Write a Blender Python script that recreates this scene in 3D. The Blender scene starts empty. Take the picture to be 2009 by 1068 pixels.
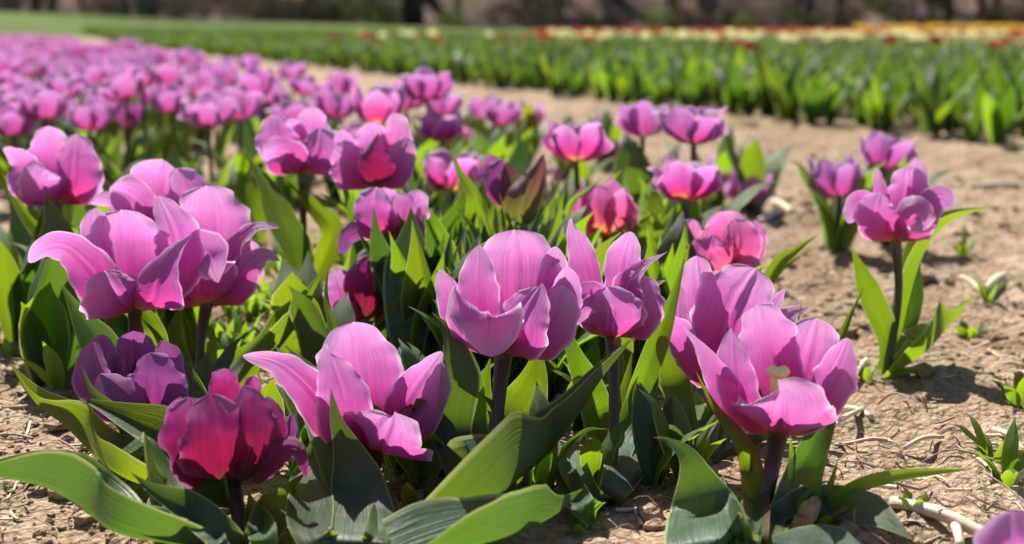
import bpy, bmesh, math, random
import numpy as np
from mathutils import Vector, Matrix, Euler
R = math.radians
rng = random.Random(7)
nr = np.random.default_rng(7)
SC = bpy.context.scene
COL = SC.collection

# ------------------------------------------------------------ camera, sky, sun
FPX, CX, CY = 2511.0, 1004.5, 534.0
CAMZ = 0.32
PITCH = math.atan(474 / FPX)
cam = bpy.data.objects.new('camera', bpy.data.cameras.new('camera')); COL.objects.link(cam)
cam.location = (0, 0, CAMZ); cam.rotation_euler = (math.pi/2 - PITCH, 0, 0)
cam.data.sensor_width = 36; cam.data.lens = 36 * FPX / 2009
cam.data.clip_start = 0.02; cam.data.clip_end = 2000
cam.data.dof.use_dof = True; cam.data.dof.focus_distance = 0.93; cam.data.dof.aperture_fstop = 5.4
cam.data.dof.aperture_blades = 0
SC.camera = cam
SUN_EL, SUN_DX = R(51), -0.38            # sun stands beyond the field, a little to the left
world = bpy.data.worlds.new("World"); SC.world = world; world.use_nodes = True
wn = world.node_tree.nodes; wl = world.node_tree.links
bg = wn['Background']; bg.inputs[1].default_value = 0.055
sky = wn.new('ShaderNodeTexSky'); sky.sky_type = 'NISHITA'; sky.sun_disc = False
sky.sun_elevation = SUN_EL; sky.sun_rotation = math.atan2(SUN_DX, 1.0)
wl.new(sky.outputs[0], bg.inputs[0])
sd = bpy.data.lights.new('sun', 'SUN'); sd.energy = 5.0; sd.angle = R(0.55); sd.color = (1, .955, .87)
sun = bpy.data.objects.new('sun', sd); COL.objects.link(sun)
_sv = Vector((SUN_DX, 1, 0)).normalized() * math.cos(SUN_EL) + Vector((0, 0, math.sin(SUN_EL)))
sun.rotation_euler = _sv.to_track_quat('Z', 'Y').to_euler()
SC.view_settings.view_transform = 'Standard'; SC.view_settings.look = 'None'
SC.view_settings.exposure = 0.95; SC.view_settings.gamma = 1.0
SC.cycles.max_bounces = 10; SC.cycles.transmission_bounces = 8; SC.cycles.diffuse_bounces = 5

FW = Vector((0, math.cos(PITCH), -math.sin(PITCH))); UP = Vector((0, math.sin(PITCH), math.cos(PITCH)))
def at(px, py, Y):
    """point of the world that stands at distance Y and is seen at this place of the photograph"""
    d = FW * FPX + Vector((px - CX, 0, 0)) + UP * (CY - py)
    return Vector((0, 0, CAMZ)) + d * (Y / d.y)
def ground_Y(py):
    a = math.atan((py - CY) / FPX) + PITCH
    return CAMZ / math.tan(a)

MARKS = [(60, 320, 'the far left stemmed tulip'), (300, 350, 'the pale tulip with its cup turned away'), (240, 500, 'the open tulip with the long left petal'), (420, 500, 'the tulip with the wide upright back petal'), (250, 740, 'the small purple tulip'),
    (465, 830, 'the deep magenta tulip'), (690, 760, 'the open tulip with a leaf before it'), (590, 280, 'the tulip with the upright round petal'), (735, 310, 'the tulip with the pointed crimson petal'), (560, 560, 'the weedy patch'),
    (755, 430, 'the lilac tulip among leaves'), (700, 570, 'the crimson and pink low tulip'), (890, 330, 'the loose pink tulip behind leaves'), (990, 360, 'the purple bud'), (1040, 370, 'the brown green bud'), (990, 570, 'the central tulip'), (990, 850, 'the foot of the central tulip'),
    (1190, 390, 'the glowing red cup'), (1200, 560, 'the tulip with the dark red front'), (1130, 275, 'the tulip with crimson base'), (1310, 240, 'the pair at the path edge'), (1345, 345, 'the star shaped tulip'), (1425, 480, 'the full rose tulip'), (1470, 365, 'the rightmost round tulip'),
    (1430, 600, 'the tall tulip behind the frontmost'), (1500, 720, 'the frontmost tulip'), (1200, 850, 'the curled grey leaf'), (1370, 950, 'the broad curled leaf at front'), (860, 230, 'the orange hearted tulip'), (160, 560, 'the left edge shade'), (600, 900, 'the gap under the open tulip'), (250, 240, 'the violet bloom'), (430, 260, 'the dark weedy gap')]
def near_mark(px, py):
    return min(MARKS, key=lambda m_: (m_[0]-px)**2 + (m_[1]-py)**2*1.6)[2]
def to_px(p):
    d = Vector((p[0], p[1], p[2]-CAMZ)); f = d.dot(FW); return CX + d.x/f*FPX, CY - d.dot(UP)/f*FPX
def rank_words(i, n_, words):
    return words[min(len(words)-1, int(i*len(words)/max(1, n_)))]
# ------------------------------------------------------------ helpers
def tag(o, label=None, cat=None, group=None, kind=None):
    if label: o['label'] = label
    if cat: o['category'] = cat
    if group: o['group'] = group
    if kind: o['kind'] = kind
    return o
def empty(name, loc, label=None, cat=None, group=None, rz=0):
    o = bpy.data.objects.new(name, None); COL.objects.link(o); o.location = loc; o.rotation_euler.z = rz
    o.empty_display_size = .02
    return tag(o, label, cat, group)
def mesh_from(name, V, F, mat=None, uv=None, smooth=True):
    me = bpy.data.meshes.new(name)
    V = np.asarray(V, dtype=np.float32); F = np.asarray(F, dtype=np.int32)
    k = F.shape[1]
    me.vertices.add(len(V)); me.vertices.foreach_set('co', V.ravel())
    me.loops.add(F.size); me.loops.foreach_set('vertex_index', F.ravel())
    me.polygons.add(len(F)); me.polygons.foreach_set('loop_start', np.arange(0, F.size, k, dtype=np.int32))
    me.polygons.foreach_set('loop_total', np.full(len(F), k, dtype=np.int32))
    me.polygons.foreach_set('use_smooth', np.full(len(F), smooth))
    if uv is not None:
        l = me.uv_layers.new(name='UVMap'); l.data.foreach_set('uv', np.asarray(uv, dtype=np.float32)[F.ravel()].ravel())
    me.update(calc_edges=True)
    if mat: me.materials.append(mat)
    return me
def link(name, me, parent=None, loc=(0, 0, 0)):
    o = bpy.data.objects.new(name, me); COL.objects.link(o); o.location = loc
    if parent: o.parent = parent
    return o
def grid_faces(n, m, off=0):
    i = np.arange(n-1)[:, None]*m + np.arange(m-1)[None, :]
    return (np.stack([i, i+1, i+m+1, i+m], -1).reshape(-1, 4) + off)
def catmull(P, n, power=1.0):
    P = np.asarray(P, dtype=float)
    if len(P) == 2: P = np.array([P[0], (P[0]+P[1])/2, P[1]])
    Q = np.vstack([2*P[0]-P[1], P, 2*P[-1]-P[-2]])
    out = []
    for i in range(1, len(Q)-2):
        p0, p1, p2, p3 = Q[i-1], Q[i], Q[i+1], Q[i+2]
        t = np.linspace(0, 1, 24, endpoint=False)[:, None]
        out.append(.5*((2*p1) + (-p0+p2)*t + (2*p0-5*p1+4*p2-p3)*t*t + (-p0+3*p1-3*p2+p3)*t**3))
    D = np.vstack(out + [Q[-2][None]])
    s = np.r_[0, np.cumsum(np.linalg.norm(np.diff(D, axis=0), axis=1))]; s /= s[-1]
    tt = 1 - (1 - np.linspace(0, 1, n))**power
    return np.stack([np.interp(tt, s, D[:, k]) for k in range(3)], 1), tt
def smooth_list(a, t):
    if np.isscalar(a): return np.full(len(t), float(a))
    a = np.asarray(a, float); x = np.linspace(0, 1, len(a))
    C, _ = catmull(np.stack([x, a, 0*a], 1), 80)
    return np.interp(t, C[:, 0], C[:, 1])
def nrm(v): return v / (np.linalg.norm(v, axis=-1, keepdims=True) + 1e-12)

PROF_PETAL = [.24, .66, .92, 1.0, 1.02, 1.0]
PROF_LEAF = [.42, .62, .88, 1.0, .92, .70, .42]
def blade(P, W, side=None, face=0., cup=0., fold=0., prof=PROF_PETAL, tip='round', tc=.70, wave=0., wk=5., roll=0.,
          crease=0., rough=0., nu=26, nv=13, seed=0, skew=0., lump=.035, bow=0., fade=False):
    """a petal or leaf: spine P, half width W, cross-section bent by cup (arc) or fold (V); returns verts, faces, uv"""
    r = np.random.default_rng(seed)
    C, t = catmull(P, nu, 1.45)
    T = nrm(np.gradient(C, axis=0))
    if side is None:
        S = np.zeros_like(C); prev = None
        V = nrm(C - np.array([0, 0, CAMZ])) if True else None
        im = int(nu*.42)
        for i in range(im, nu):
            s = np.cross(V[i], T[i]); L = np.linalg.norm(s)
            if prev is None:
                s = s/(L+1e-9)
            else:
                q = prev - np.dot(prev, T[i])*T[i]; q /= np.linalg.norm(q)+1e-9
                if L > 1e-6:
                    s = s/L
                    if np.dot(s, q) < 0: s = -s
                    k = min(1, max(0, (L-.25)/.4)); s = s*k + q*(1-k); s -= np.dot(s, T[i])*T[i]; s /= np.linalg.norm(s)+1e-9
                else: s = q
            prev = s; S[i] = s
        for i in range(im-1, -1, -1):     # below the middle the side is carried down without twist
            q = S[i+1] - np.dot(S[i+1], T[i])*T[i]; S[i] = q/(np.linalg.norm(q)+1e-9)
    else:
        S = np.tile(np.asarray(side, float), (nu, 1)); S = nrm(S - (S*T).sum(1, keepdims=True)*T)
    N = np.cross(S, T)
    fa = np.radians(smooth_list(face, t))[:, None]
    if fade: fa = fa*sstep((t-.08)/.40)[:, None]
    S, N = S*np.cos(fa) + N*np.sin(fa), N*np.cos(fa) - S*np.sin(fa)
    w = smooth_list(prof, t)
    x = np.clip((t-tc)/(1-tc), 0, 1)
    cap = np.maximum(np.clip(1-(x/.975)**3.0, 0, 1)**.5, (1-x)*1.3) if tip == 'round' else (1-x)**.8 if tip == 'point' else np.clip(1-x**2., 0, 1)**.6
    w = np.maximum(w*cap, .004)*W
    u = np.linspace(-1, 1, nv)
    cu = smooth_list(cup, t)
    cu = np.where(np.abs(cu) < .02, .02, cu)[:, None]
    ang = cu*u[None]
    kk_ = np.sin(np.minimum(np.abs(cu), 1.35)); X = np.sin(ang)/kk_*np.sign(cu); Z = (1-np.cos(ang))/kk_*np.sign(cu)
    X = X*1.0
    fo = smooth_list(fold, t)[:, None]
    au = np.sqrt(u*u + .006)[None]
    X = X*np.cos(fo); Z = Z + au*np.sin(fo)
    ph = r.uniform(0, 6.28, 6)
    sg = np.where(u > 0, 1, 0)[None]; tt = t[:, None]; u2 = (u*u)[None]
    env = np.clip(tt*3, 0, 1)
    Z = Z + lump*env*(np.sin(2.6*u[None]+5*tt+ph[2])*np.sin(6.5*tt+ph[3]) + .5*np.sin(5.2*u[None]-4*tt+ph[4]))
    Z = Z + wave*env*u2*(sg*np.sin(wk*tt+ph[0]) + (1-sg)*np.sin(wk*1.15*tt+ph[1]))
    Z = Z + rough*env*(np.abs(u)**4)[None]*(np.sin(19*tt+ph[2]+2*sg) + .7*np.sin(37*tt+ph[3]+3*sg))
    if np.any(roll): 
        ro = smooth_list(roll, t)[:, None]; Z = Z - ro*np.clip(np.abs(u)-.55, 0, 1)[None]**2*4; X = X*(1-np.abs(ro)*.3*np.clip(np.abs(u)-.6, 0, 1)[None])
    Z = Z - crease*(np.exp(-(u/.07)**2) - .5*np.exp(-((np.abs(u)-.16)/.07)**2))[None]*np.clip(tt*4, 0, 1)
    edge = 1 + (.05*np.sin(8.5*tt+ph[0]*2+2.4*sg) + .025*np.sin(17*tt+ph[1]+3*sg))*np.clip(rough*30, 0, 1)*env + rough*.30*(np.abs(u)**6)[None]*(np.sin(31*tt+ph[4]) + np.sin(53*tt+ph[5]))
    Ww = w[:, None]
    pts = C[:, None, :] + S[:, None, :]*(X*Ww*edge)[..., None] + N[:, None, :]*(Z*Ww)[..., None]
    if bow:    # the lower rim of a petal wraps round the bowl of the bloom
        bw = bow*np.clip(tt/.14, 0, 1)*sstep((.66-tt)/.5)
        pts = pts - T[:, None, :]*(bw*u2*Ww)[..., None]
    if fade:   # no part of a petal's foot hangs below the base of the bloom
        low = C[0, 2] - pts[..., 2]; m_ = sstep((.62-tt)/.2)*np.clip(low, 0, None)
        pts[..., 2] += m_*.85
    if skew:   # slanting tip
        pts = pts + T[:, None, :]*(skew*W*u[None]*(tt**2))[..., None]
    UV = np.stack(np.broadcast_arrays((u*.5+.5)[None], tt), -1)
    return pts.reshape(-1, 3), grid_faces(nu, nv), UV.reshape(-1, 2)
def tube(P, rad, n=8, nu=10, cap=True):
    C, t = catmull(P, nu); T = nrm(np.gradient(C, axis=0))
    a = np.array([1., 0, 0]) if abs(T[0][0]) < .8 else np.array([0, 1., 0])
    S = []; 
    for i in range(nu):
        a = a - np.dot(a, T[i])*T[i]; a /= np.linalg.norm(a); S.append(a.copy())
    S = np.array(S); B = np.cross(T, S)
    rr = smooth_list(rad, t) if not np.isscalar(rad) else np.full(nu, rad)
    th = np.linspace(0, 2*math.pi, n+1)
    V = C[:, None] + rr[:, None, None]*(S[:, None]*np.cos(th)[None, :, None] + B[:, None]*np.sin(th)[None, :, None])
    if cap:
        V = np.concatenate([C[:1, None]+0*V[:1], V, C[-1:, None]+0*V[:1]]); t = np.r_[0, t, 1]; nu += 2
    UV = np.stack(np.broadcast_arrays((th/6.2832)[None], t[:, None]), -1)
    return V.reshape(-1, 3), grid_faces(nu, n+1), UV.reshape(-1, 2)
class Join:
    def __init__(s): s.V = []; s.F = []; s.U = []; s.n = 0
    def add(s, V, F, U=None):
        s.V.append(V); s.F.append(F + s.n); s.U.append(U if U is not None else np.zeros((len(V), 2))); s.n += len(V)
    def mesh(s, name, mat, smooth=True): return mesh_from(name, np.vstack(s.V), np.vstack(s.F), mat, np.vstack(s.U), smooth)

# numpy value noise
_tab = nr.random((256, 256))
def vnoise(x, y):
    xi = np.floor(x).astype(int); yi = np.floor(y).astype(int); fx = x-xi; fy = y-yi
    fx = fx*fx*(3-2*fx); fy = fy*fy*(3-2*fy); g = lambda a, b: _tab[a & 255, b & 255]
    return (g(xi, yi)*(1-fx)+g(xi+1, yi)*fx)*(1-fy) + (g(xi, yi+1)*(1-fx)+g(xi+1, yi+1)*fx)*fy
def fbm(x, y, o=4):
    s = 0; a = .5
    for i in range(o): s = s + a*(vnoise(x*2**i+17*i, y*2**i+5*i)-.5); a *= .5
    return s
def sstep(x): x = np.clip(x, 0, 1); return x*x*(3-2*x)

# ------------------------------------------------------------ materials
class NT:
    def __init__(s, name):
        s.m = bpy.data.materials.new(name); s.m.use_nodes = True; s.t = s.m.node_tree; s.t.nodes.clear()
    def n(s, typ, props=None, **inp):
        nd = s.t.nodes.new(typ)
        for k, v in (props or {}).items(): setattr(nd, k, v)
        for k, v in inp.items(): s.set(nd, k.replace('_', ' '), v)
        return nd
    def set(s, nd, k, v):
        i = nd.inputs[int(k[1:])] if k[0] == '#' else nd.inputs[k]
        if isinstance(v, bpy.types.NodeSocket): s.t.links.new(v, i)
        elif isinstance(v, bpy.types.Node): s.t.links.new(v.outputs[0], i)
        else: i.default_value = v
    def math(s, op, a, b=0., c=None, clamp=False):
        nd = s.t.nodes.new('ShaderNodeMath'); nd.operation = op; nd.use_clamp = clamp
        s.set(nd, '#0', a); s.set(nd, '#1', b)
        if c is not None: s.set(nd, '#2', c)
        return nd.outputs[0]
    def mix(s, f, a, b, mode='MIX'):
        nd = s.t.nodes.new('ShaderNodeMix'); nd.data_type = 'RGBA'; nd.blend_type = mode
        s.set(nd, '#0', f)
        for k, v in ((6, a), (7, b)):
            if isinstance(v, (tuple, list)): v = tuple(v) + (1,) if len(v) == 3 else v
            s.set(nd, '#%d' % k, v)
        return nd.outputs[2]
    def ramp(s, f, stops, interp='LINEAR'):
        nd = s.t.nodes.new('ShaderNodeValToRGB'); nd.color_ramp.interpolation = interp
        e = nd.color_ramp.elements
        while len(e) < len(stops): e.new(.5)
        for k, (p, c) in enumerate(stops):
            e[k].position = p; e[k].color = (c, c, c, 1) if np.isscalar(c) else tuple(c)+(1,)
        s.set(nd, '#0', f); return nd.outputs[0]
    def mapr(s, v, a, b, c=0., d=1.):
        nd = s.t.nodes.new('ShaderNodeMapRange'); s.set(nd, '#0', v)
        for k, x in zip((1, 2, 3, 4), (a, b, c, d)): nd.inputs[k].default_value = x
        return nd.outputs[0]
    def out(s, sh, disp=None):
        o = s.t.nodes.new('ShaderNodeOutputMaterial'); s.t.links.new(sh if isinstance(sh, bpy.types.NodeSocket) else sh.outputs[0], o.inputs[0])
        return s.m
def uvsplit(m):
    tc = m.n('ShaderNodeTexCoord'); sp = m.n('ShaderNodeSeparateXYZ', Vector=tc.outputs['UV'])
    return tc, sp.outputs[0], sp.outputs[1]
def noise(m, scale, detail=3, vec=None, rough=.55, **k):
    nd = m.n('ShaderNodeTexNoise', Scale=scale, Detail=detail, Roughness=rough)
    if vec is not None: m.set(nd, 'Vector', vec)
    return nd.outputs[0]

def petal_mat(name, ramp, trans, tmix=.5, rim=(.80, .55, .80), blot=.16):
    m = NT(name); tc, u, v = uvsplit(m)
    oi = m.n('ShaderNodeObjectInfo')
    e = m.math('ABSOLUTE', m.math('SUBTRACT', u, .5)); e = m.math('MULTIPLY', e, 2.)
    # fine long veins fanning from the base
    cmb = m.n('ShaderNodeCombineXYZ', X=m.math('MULTIPLY', u, 80.), Y=m.math('MULTIPLY', v, 2.6), Z=m.math('MULTIPLY', oi.outputs['Random'], 30.))
    vein = noise(m, 1.0, 3, cmb.outputs[0], .6)
    big = noise(m, 38., 3, tc.outputs['Object'], .6)
    vv = m.math('ADD', v, m.math('MULTIPLY', m.math('SUBTRACT', big, .5), blot))
    vv = m.math('ADD', vv, m.math('MULTIPLY', m.math('SUBTRACT', vein, .5), .12))
    vv = m.math('ADD', vv, m.math('MULTIPLY', m.math('SUBTRACT', e, .4), .10))
    col = m.ramp(vv, ramp)
    tcol = m.ramp(vv, trans)
    v2 = m.mapr(noise(m, 1., 2, m.n('ShaderNodeCombineXYZ', X=m.math('MULTIPLY', u, 190.), Y=m.math('MULTIPLY', v, 5.), Z=m.math('MULTIPLY', oi.outputs['Random'], 9.)).outputs[0]), .45, .62)
    rimf = m.mapr(m.math('MAXIMUM', e, m.mapr(v, .90, 1.)), .84, 1.0); rimf = m.math('MULTIPLY', m.math('POWER', rimf, 1.6), .75)
    col = m.mix(rimf, col, rim)
    mid = m.mapr(m.math('ABSOLUTE', m.math('SUBTRACT', e, .07)), .0, .05, .30, 0.)
    mid = m.math('MULTIPLY', mid, m.mapr(v, .2, .5))
    col = m.mix(mid, col, rim)
    lum = m.math('MULTIPLY', m.mapr(vein, .3, .7, .91, 1.06), m.mapr(v2, 0., 1., 1.02, .95))
    col = m.mix(rimf, col, rim); tcol = m.mix(rimf, tcol, tuple(min(.9, c_*1.02) for c_ in rim))
    hs = m.n('ShaderNodeHueSaturation', Color=col, Value=lum, Saturation=1.0,
             Hue=m.mapr(oi.outputs['Random'], 0, 1, .488, .508))
    hs2 = m.n('ShaderNodeHueSaturation', Color=tcol, Value=lum, Hue=m.mapr(oi.outputs['Random'], 0, 1, .490, .508))
    # little bleached blemishes
    bl = noise(m, 120., 2, tc.outputs['Object'], .5)
    blf = m.mapr(bl, .76, .80, 0., .35)
    c1 = m.mix(blf, hs.outputs[0], (.75, .55, .5))
    bump = m.n('ShaderNodeBump', Strength=.6, Distance=.0011, Height=m.math('ADD', m.math('ADD', vein, m.math('MULTIPLY', v2, -.35)), m.math('MULTIPLY', big, 1.6)))
    p = m.n('ShaderNodeBsdfPrincipled', Base_Color=c1, Roughness=.36, Normal=bump)
    p.inputs['Specular IOR Level'].default_value = .6
    p.inputs['Sheen Weight'].default_value = .12; p.inputs['Sheen Roughness'].default_value = .4
    t = m.n('ShaderNodeBsdfTranslucent', Color=hs2.outputs[0], Normal=bump)
    mx = m.n('ShaderNodeMixShader', Fac=tmix); m.t.links.new(p.outputs[0], mx.inputs[1]); m.t.links.new(t.outputs[0], mx.inputs[2])
    return m.out(mx)
PINK = petal_mat('petal_pink',
    [(0.0, (.55, .48, .16)), (.06, (.45, .17, .17)), (.18, (.40, .035, .22)), (.40, (.42, .07, .35)), (.70, (.56, .20, .53)), (1., (.72, .42, .72))],
    [(0.0, (.85, .62, .14)), (.08, (.84, .32, .10)), (.22, (.76, .05, .16)), (.45, (.70, .07, .39)), (.73, (.74, .20, .60)), (1., (.80, .40, .76))], .50, (.92, .76, .92))
ROSE = petal_mat('petal_rose',
    [(0.0, (.60, .52, .14)), (.07, (.55, .24, .12)), (.22, (.46, .05, .16)), (.5, (.50, .08, .28)), (.8, (.54, .16, .42)), (1., (.64, .32, .60))],
    [(0.0, (.92, .75, .15)), (.10, (.92, .42, .12)), (.30, (.88, .14, .18)), (.55, (.80, .11, .32)), (.82, (.74, .18, .50)), (1., (.78, .32, .62))], .55, (.90, .66, .84))
PURPLE = petal_mat('petal_purple',
    [(0.0, (.4, .32, .12)), (.08, (.34, .10, .2)), (.25, (.28, .05, .24)), (.6, (.34, .10, .34)), (1., (.42, .17, .44))],
    [(0.0, (.6, .35, .1)), (.1, (.45, .06, .14)), (.4, (.40, .04, .24)), (1., (.46, .12, .42))], .40, (.55, .28, .58))
MAGENTA = petal_mat('petal_magenta',
    [(0.0, (.30, .30, .10)), (.07, (.16, .10, .05)), (.25, (.10, .008, .035)), (.55, (.22, .012, .10)), (.8, (.34, .04, .22)), (1., (.48, .16, .42))],
    [(0.0, (.4, .35, .1)), (.12, (.22, .04, .03)), (.4, (.34, .01, .05)), (.62, (.40, .012, .09)), (.85, (.46, .03, .20)), (1., (.54, .14, .40))], .44, (.50, .17, .42), .62)
FAR_PINK = petal_mat('petal_field_pink',
    [(0.0, (.4, .22, .2)), (.12, (.34, .04, .22)), (.4, (.40, .10, .37)), (1., (.62, .36, .67))],
    [(0.0, (.6, .25, .14)), (.12, (.58, .05, .20)), (.42, (.55, .10, .40)), (1., (.66, .29, .66))], .46, (.9, .74, .92))
BRONZE = petal_mat('petal_bronze_bud',
    [(0.0, (.10, .16, .03)), (.3, (.16, .12, .05)), (.6, (.20, .07, .08)), (1., (.22, .07, .12))],
    [(0.0, (.25, .4, .03)), (.4, (.3, .2, .05)), (1., (.3, .08, .1))], .35, (.3, .16, .2))

def leaf_mat(name, base=(.018, .052, .010), bloom=(.055, .100, .050), trans=(.31, .46, .012), tmix=.42, rim=(.36, .44, .16), tipc=(.45, .16, .03), redrim=0., rough=.42):
    m = NT(name); tc, u, v = uvsplit(m); oi = m.n('ShaderNodeObjectInfo')
    e = m.math('MULTIPLY', m.math('ABSOLUTE', m.math('SUBTRACT', u, .5)), 2.)
    cmb = m.n('ShaderNodeCombineXYZ', X=m.math('MULTIPLY', u, 70.), Y=m.math('MULTIPLY', v, 2.), Z=m.math('MULTIPLY', oi.outputs['Random'], 50.))
    vein = noise(m, 1.0, 2, cmb.outputs[0], .5)
    big = noise(m, 22., 4, tc.outputs['Object'], .6)
    fine = noise(m, 260., 3, tc.outputs['Object'], .6)
    bf = m.math('MULTIPLY', m.mapr(big, .32, .68), m.mapr(fine, .3, .6, .55, 1.))
    col = m.mix(bf, base, bloom)
    col = m.mix(m.mapr(vein, .35, .7, 0., .35), col, (base[0]*1.9, base[1]*1.8, base[2]*1.5))
    lum = m.mapr(oi.outputs['Random'], 0, 1, .82, 1.2)
    tv = m.mix(m.mapr(vein, .3, .7), (trans[0]*.72, trans[1]*.80, trans[2]), trans)
    tv = m.mix(m.mapr(big, .35, .75, 0., .45), tv, (trans[0]*.55, trans[1]*.75, trans[2]*.8))
    # rim, brown tip, rusty spots
    rf = m.mapr(e, .91, .975)
    col = m.mix(m.math('MULTIPLY', rf, .8), col, rim)
    tv = m.mix(m.math('MULTIPLY', rf, .5), tv, (.75, .78, .3))
    tf = m.mapr(v, .965, .99); col = m.mix(m.math('MULTIPLY', tf, .8), col, tipc); tv = m.mix(m.math('MULTIPLY', tf, .8), tv, (.6, .25, .05))
    sp = m.math('MULTIPLY', m.mapr(noise(m, 110., 3, tc.outputs['Object'], .6), .69, .74), .6)
    dust = m.math('MULTIPLY', m.mapr(noise(m, 45., 4, tc.outputs['Object'], .7), .52, .70), m.mapr(v, .45, .05, 0., .55)); col = m.mix(dust, col, (.26, .20, .13))
    col = m.mix(sp, col, (.20, .12, .04)); tv = m.mix(sp, tv, (.5, .28, .04))
    if redrim:
        q = m.math('MULTIPLY', m.mapr(e, .55, 1.), redrim); col = m.mix(q, col, (.22, .05, .04)); tv = m.mix(q, tv, (.5, .1, .05))
    hs = m.n('ShaderNodeHueSaturation', Color=col, Value=lum, Hue=m.mapr(oi.outputs['Random'], 0, 1, .488, .512))
    hs2 = m.n('ShaderNodeHueSaturation', Color=tv, Value=lum, Hue=m.mapr(oi.outputs['Random'], 0, 1, .482, .515))
    bump = m.n('ShaderNodeBump', Strength=.55, Distance=.0016, Height=m.math('ADD', vein, m.math('MULTIPLY', fine, .45)))
    p = m.n('ShaderNodeBsdfPrincipled', Base_Color=hs.outputs[0], Roughness=m.mapr(big, .3, .7, rough-.05, rough+.14), Normal=bump)
    p.inputs['Specular IOR Level'].default_value = .5
    t = m.n('ShaderNodeBsdfTranslucent', Color=hs2.outputs[0], Normal=bump)
    mx = m.n('ShaderNodeMixShader', Fac=tmix); m.t.links.new(p.outputs[0], mx.inputs[1]); m.t.links.new(t.outputs[0], mx.inputs[2])
    return m.out(mx)
LEAF = leaf_mat('leaf_green')
LEAF_B = leaf_mat('leaf_blue_green', (.028, .068, .028), (.105, .16, .11), (.19, .33, .02), .31)
LEAF_Y = leaf_mat('leaf_fresh_green', (.035, .09, .010), (.065, .12, .03), (.34, .49, .012), .46)
LEAF_R = leaf_mat('leaf_red_rim', redrim=.9)
LEAF_F = leaf_mat('leaf_bed_green', (.024, .062, .012), (.045, .085, .032), (.15, .28, .010), .40)
GRASSB = leaf_mat('grass_blade', (.06, .13, .02), (.10, .18, .05), (.42, .60, .02), .5, rim=(.2, .3, .06), tipc=(.2, .2, .06))

def stem_mat():
    m = NT('stem'); tc, u, v = uvsplit(m)
    n_ = noise(m, 90., 3, tc.outputs['Object'])
    c = m.ramp(m.math('ADD', v, m.math('MULTIPLY', m.math('SUBTRACT', n_, .5), .15)),
               [(0., (.10, .15, .04)), (.4, (.07, .075, .03)), (.75, (.055, .036, .024)), (.92, (.075, .055, .03)), (1., (.24, .26, .09))])
    p = m.n('ShaderNodeBsdfPrincipled', Base_Color=c, Roughness=.45)
    p.inputs['Subsurface Weight'].default_value = 0
    return m.out(p)
STEM = stem_mat()
def plain(name, c, rough=.7, var=.25, sc=40., trans=None):
    m = NT(name); tc = m.n('ShaderNodeTexCoord'); n_ = noise(m, sc, 4, tc.outputs['Object']); oi = m.n('ShaderNodeObjectInfo')
    col = m.mix(m.mapr(n_, .3, .7), tuple(x*(1-var) for x in c), tuple(x*(1+var) for x in c))
    hs = m.n('ShaderNodeHueSaturation', Color=col, Value=m.mapr(oi.outputs['Random'], 0, 1, .85, 1.15))
    b = m.n('ShaderNodeBump', Strength=.5, Distance=.002, Height=n_)
    p = m.n('ShaderNodeBsdfPrincipled', Base_Color=hs.outputs[0], Roughness=rough, Normal=b)
    if trans:
        t = m.n('ShaderNodeBsdfTranslucent', Color=tuple(trans)+(1,)); mx = m.n('ShaderNodeMixShader', Fac=.45)
        m.t.links.new(p.outputs[0], mx.inputs[1]); m.t.links.new(t.outputs[0], mx.inputs[2]); return m.out(mx)
    return m.out(p)
PISTIL = plain('pistil_yellow', (.82, .72, .25), .5, .1, 200)
ANTHER = plain('anther_dark', (.10, .05, .07), .8)
def straw_mat(name, c1, c2):
    m = NT(name); tc, u, v = uvsplit(m); oi = m.n('ShaderNodeObjectInfo')
    cmb = m.n('ShaderNodeCombineXYZ', X=m.math('MULTIPLY', u, 30.), Y=m.math('MULTIPLY', v, 2.), Z=m.math('MULTIPLY', oi.outputs['Random'], 50.))
    a = noise(m, 1., 3, cmb.outputs[0]); c = m.mix(m.mapr(a, .3, .7), c1, c2)
    b = m.n('ShaderNodeBump', Strength=.5, Distance=.001, Height=a)
    return m.out(m.n('ShaderNodeBsdfPrincipled', Base_Color=c, Roughness=.5, Normal=b))
STRAW = straw_mat('dry_straw', (.50, .37, .24), (.80, .68, .52))
ROOT = straw_mat('dead_root', (.16, .09, .05), (.34, .22, .13))

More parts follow.
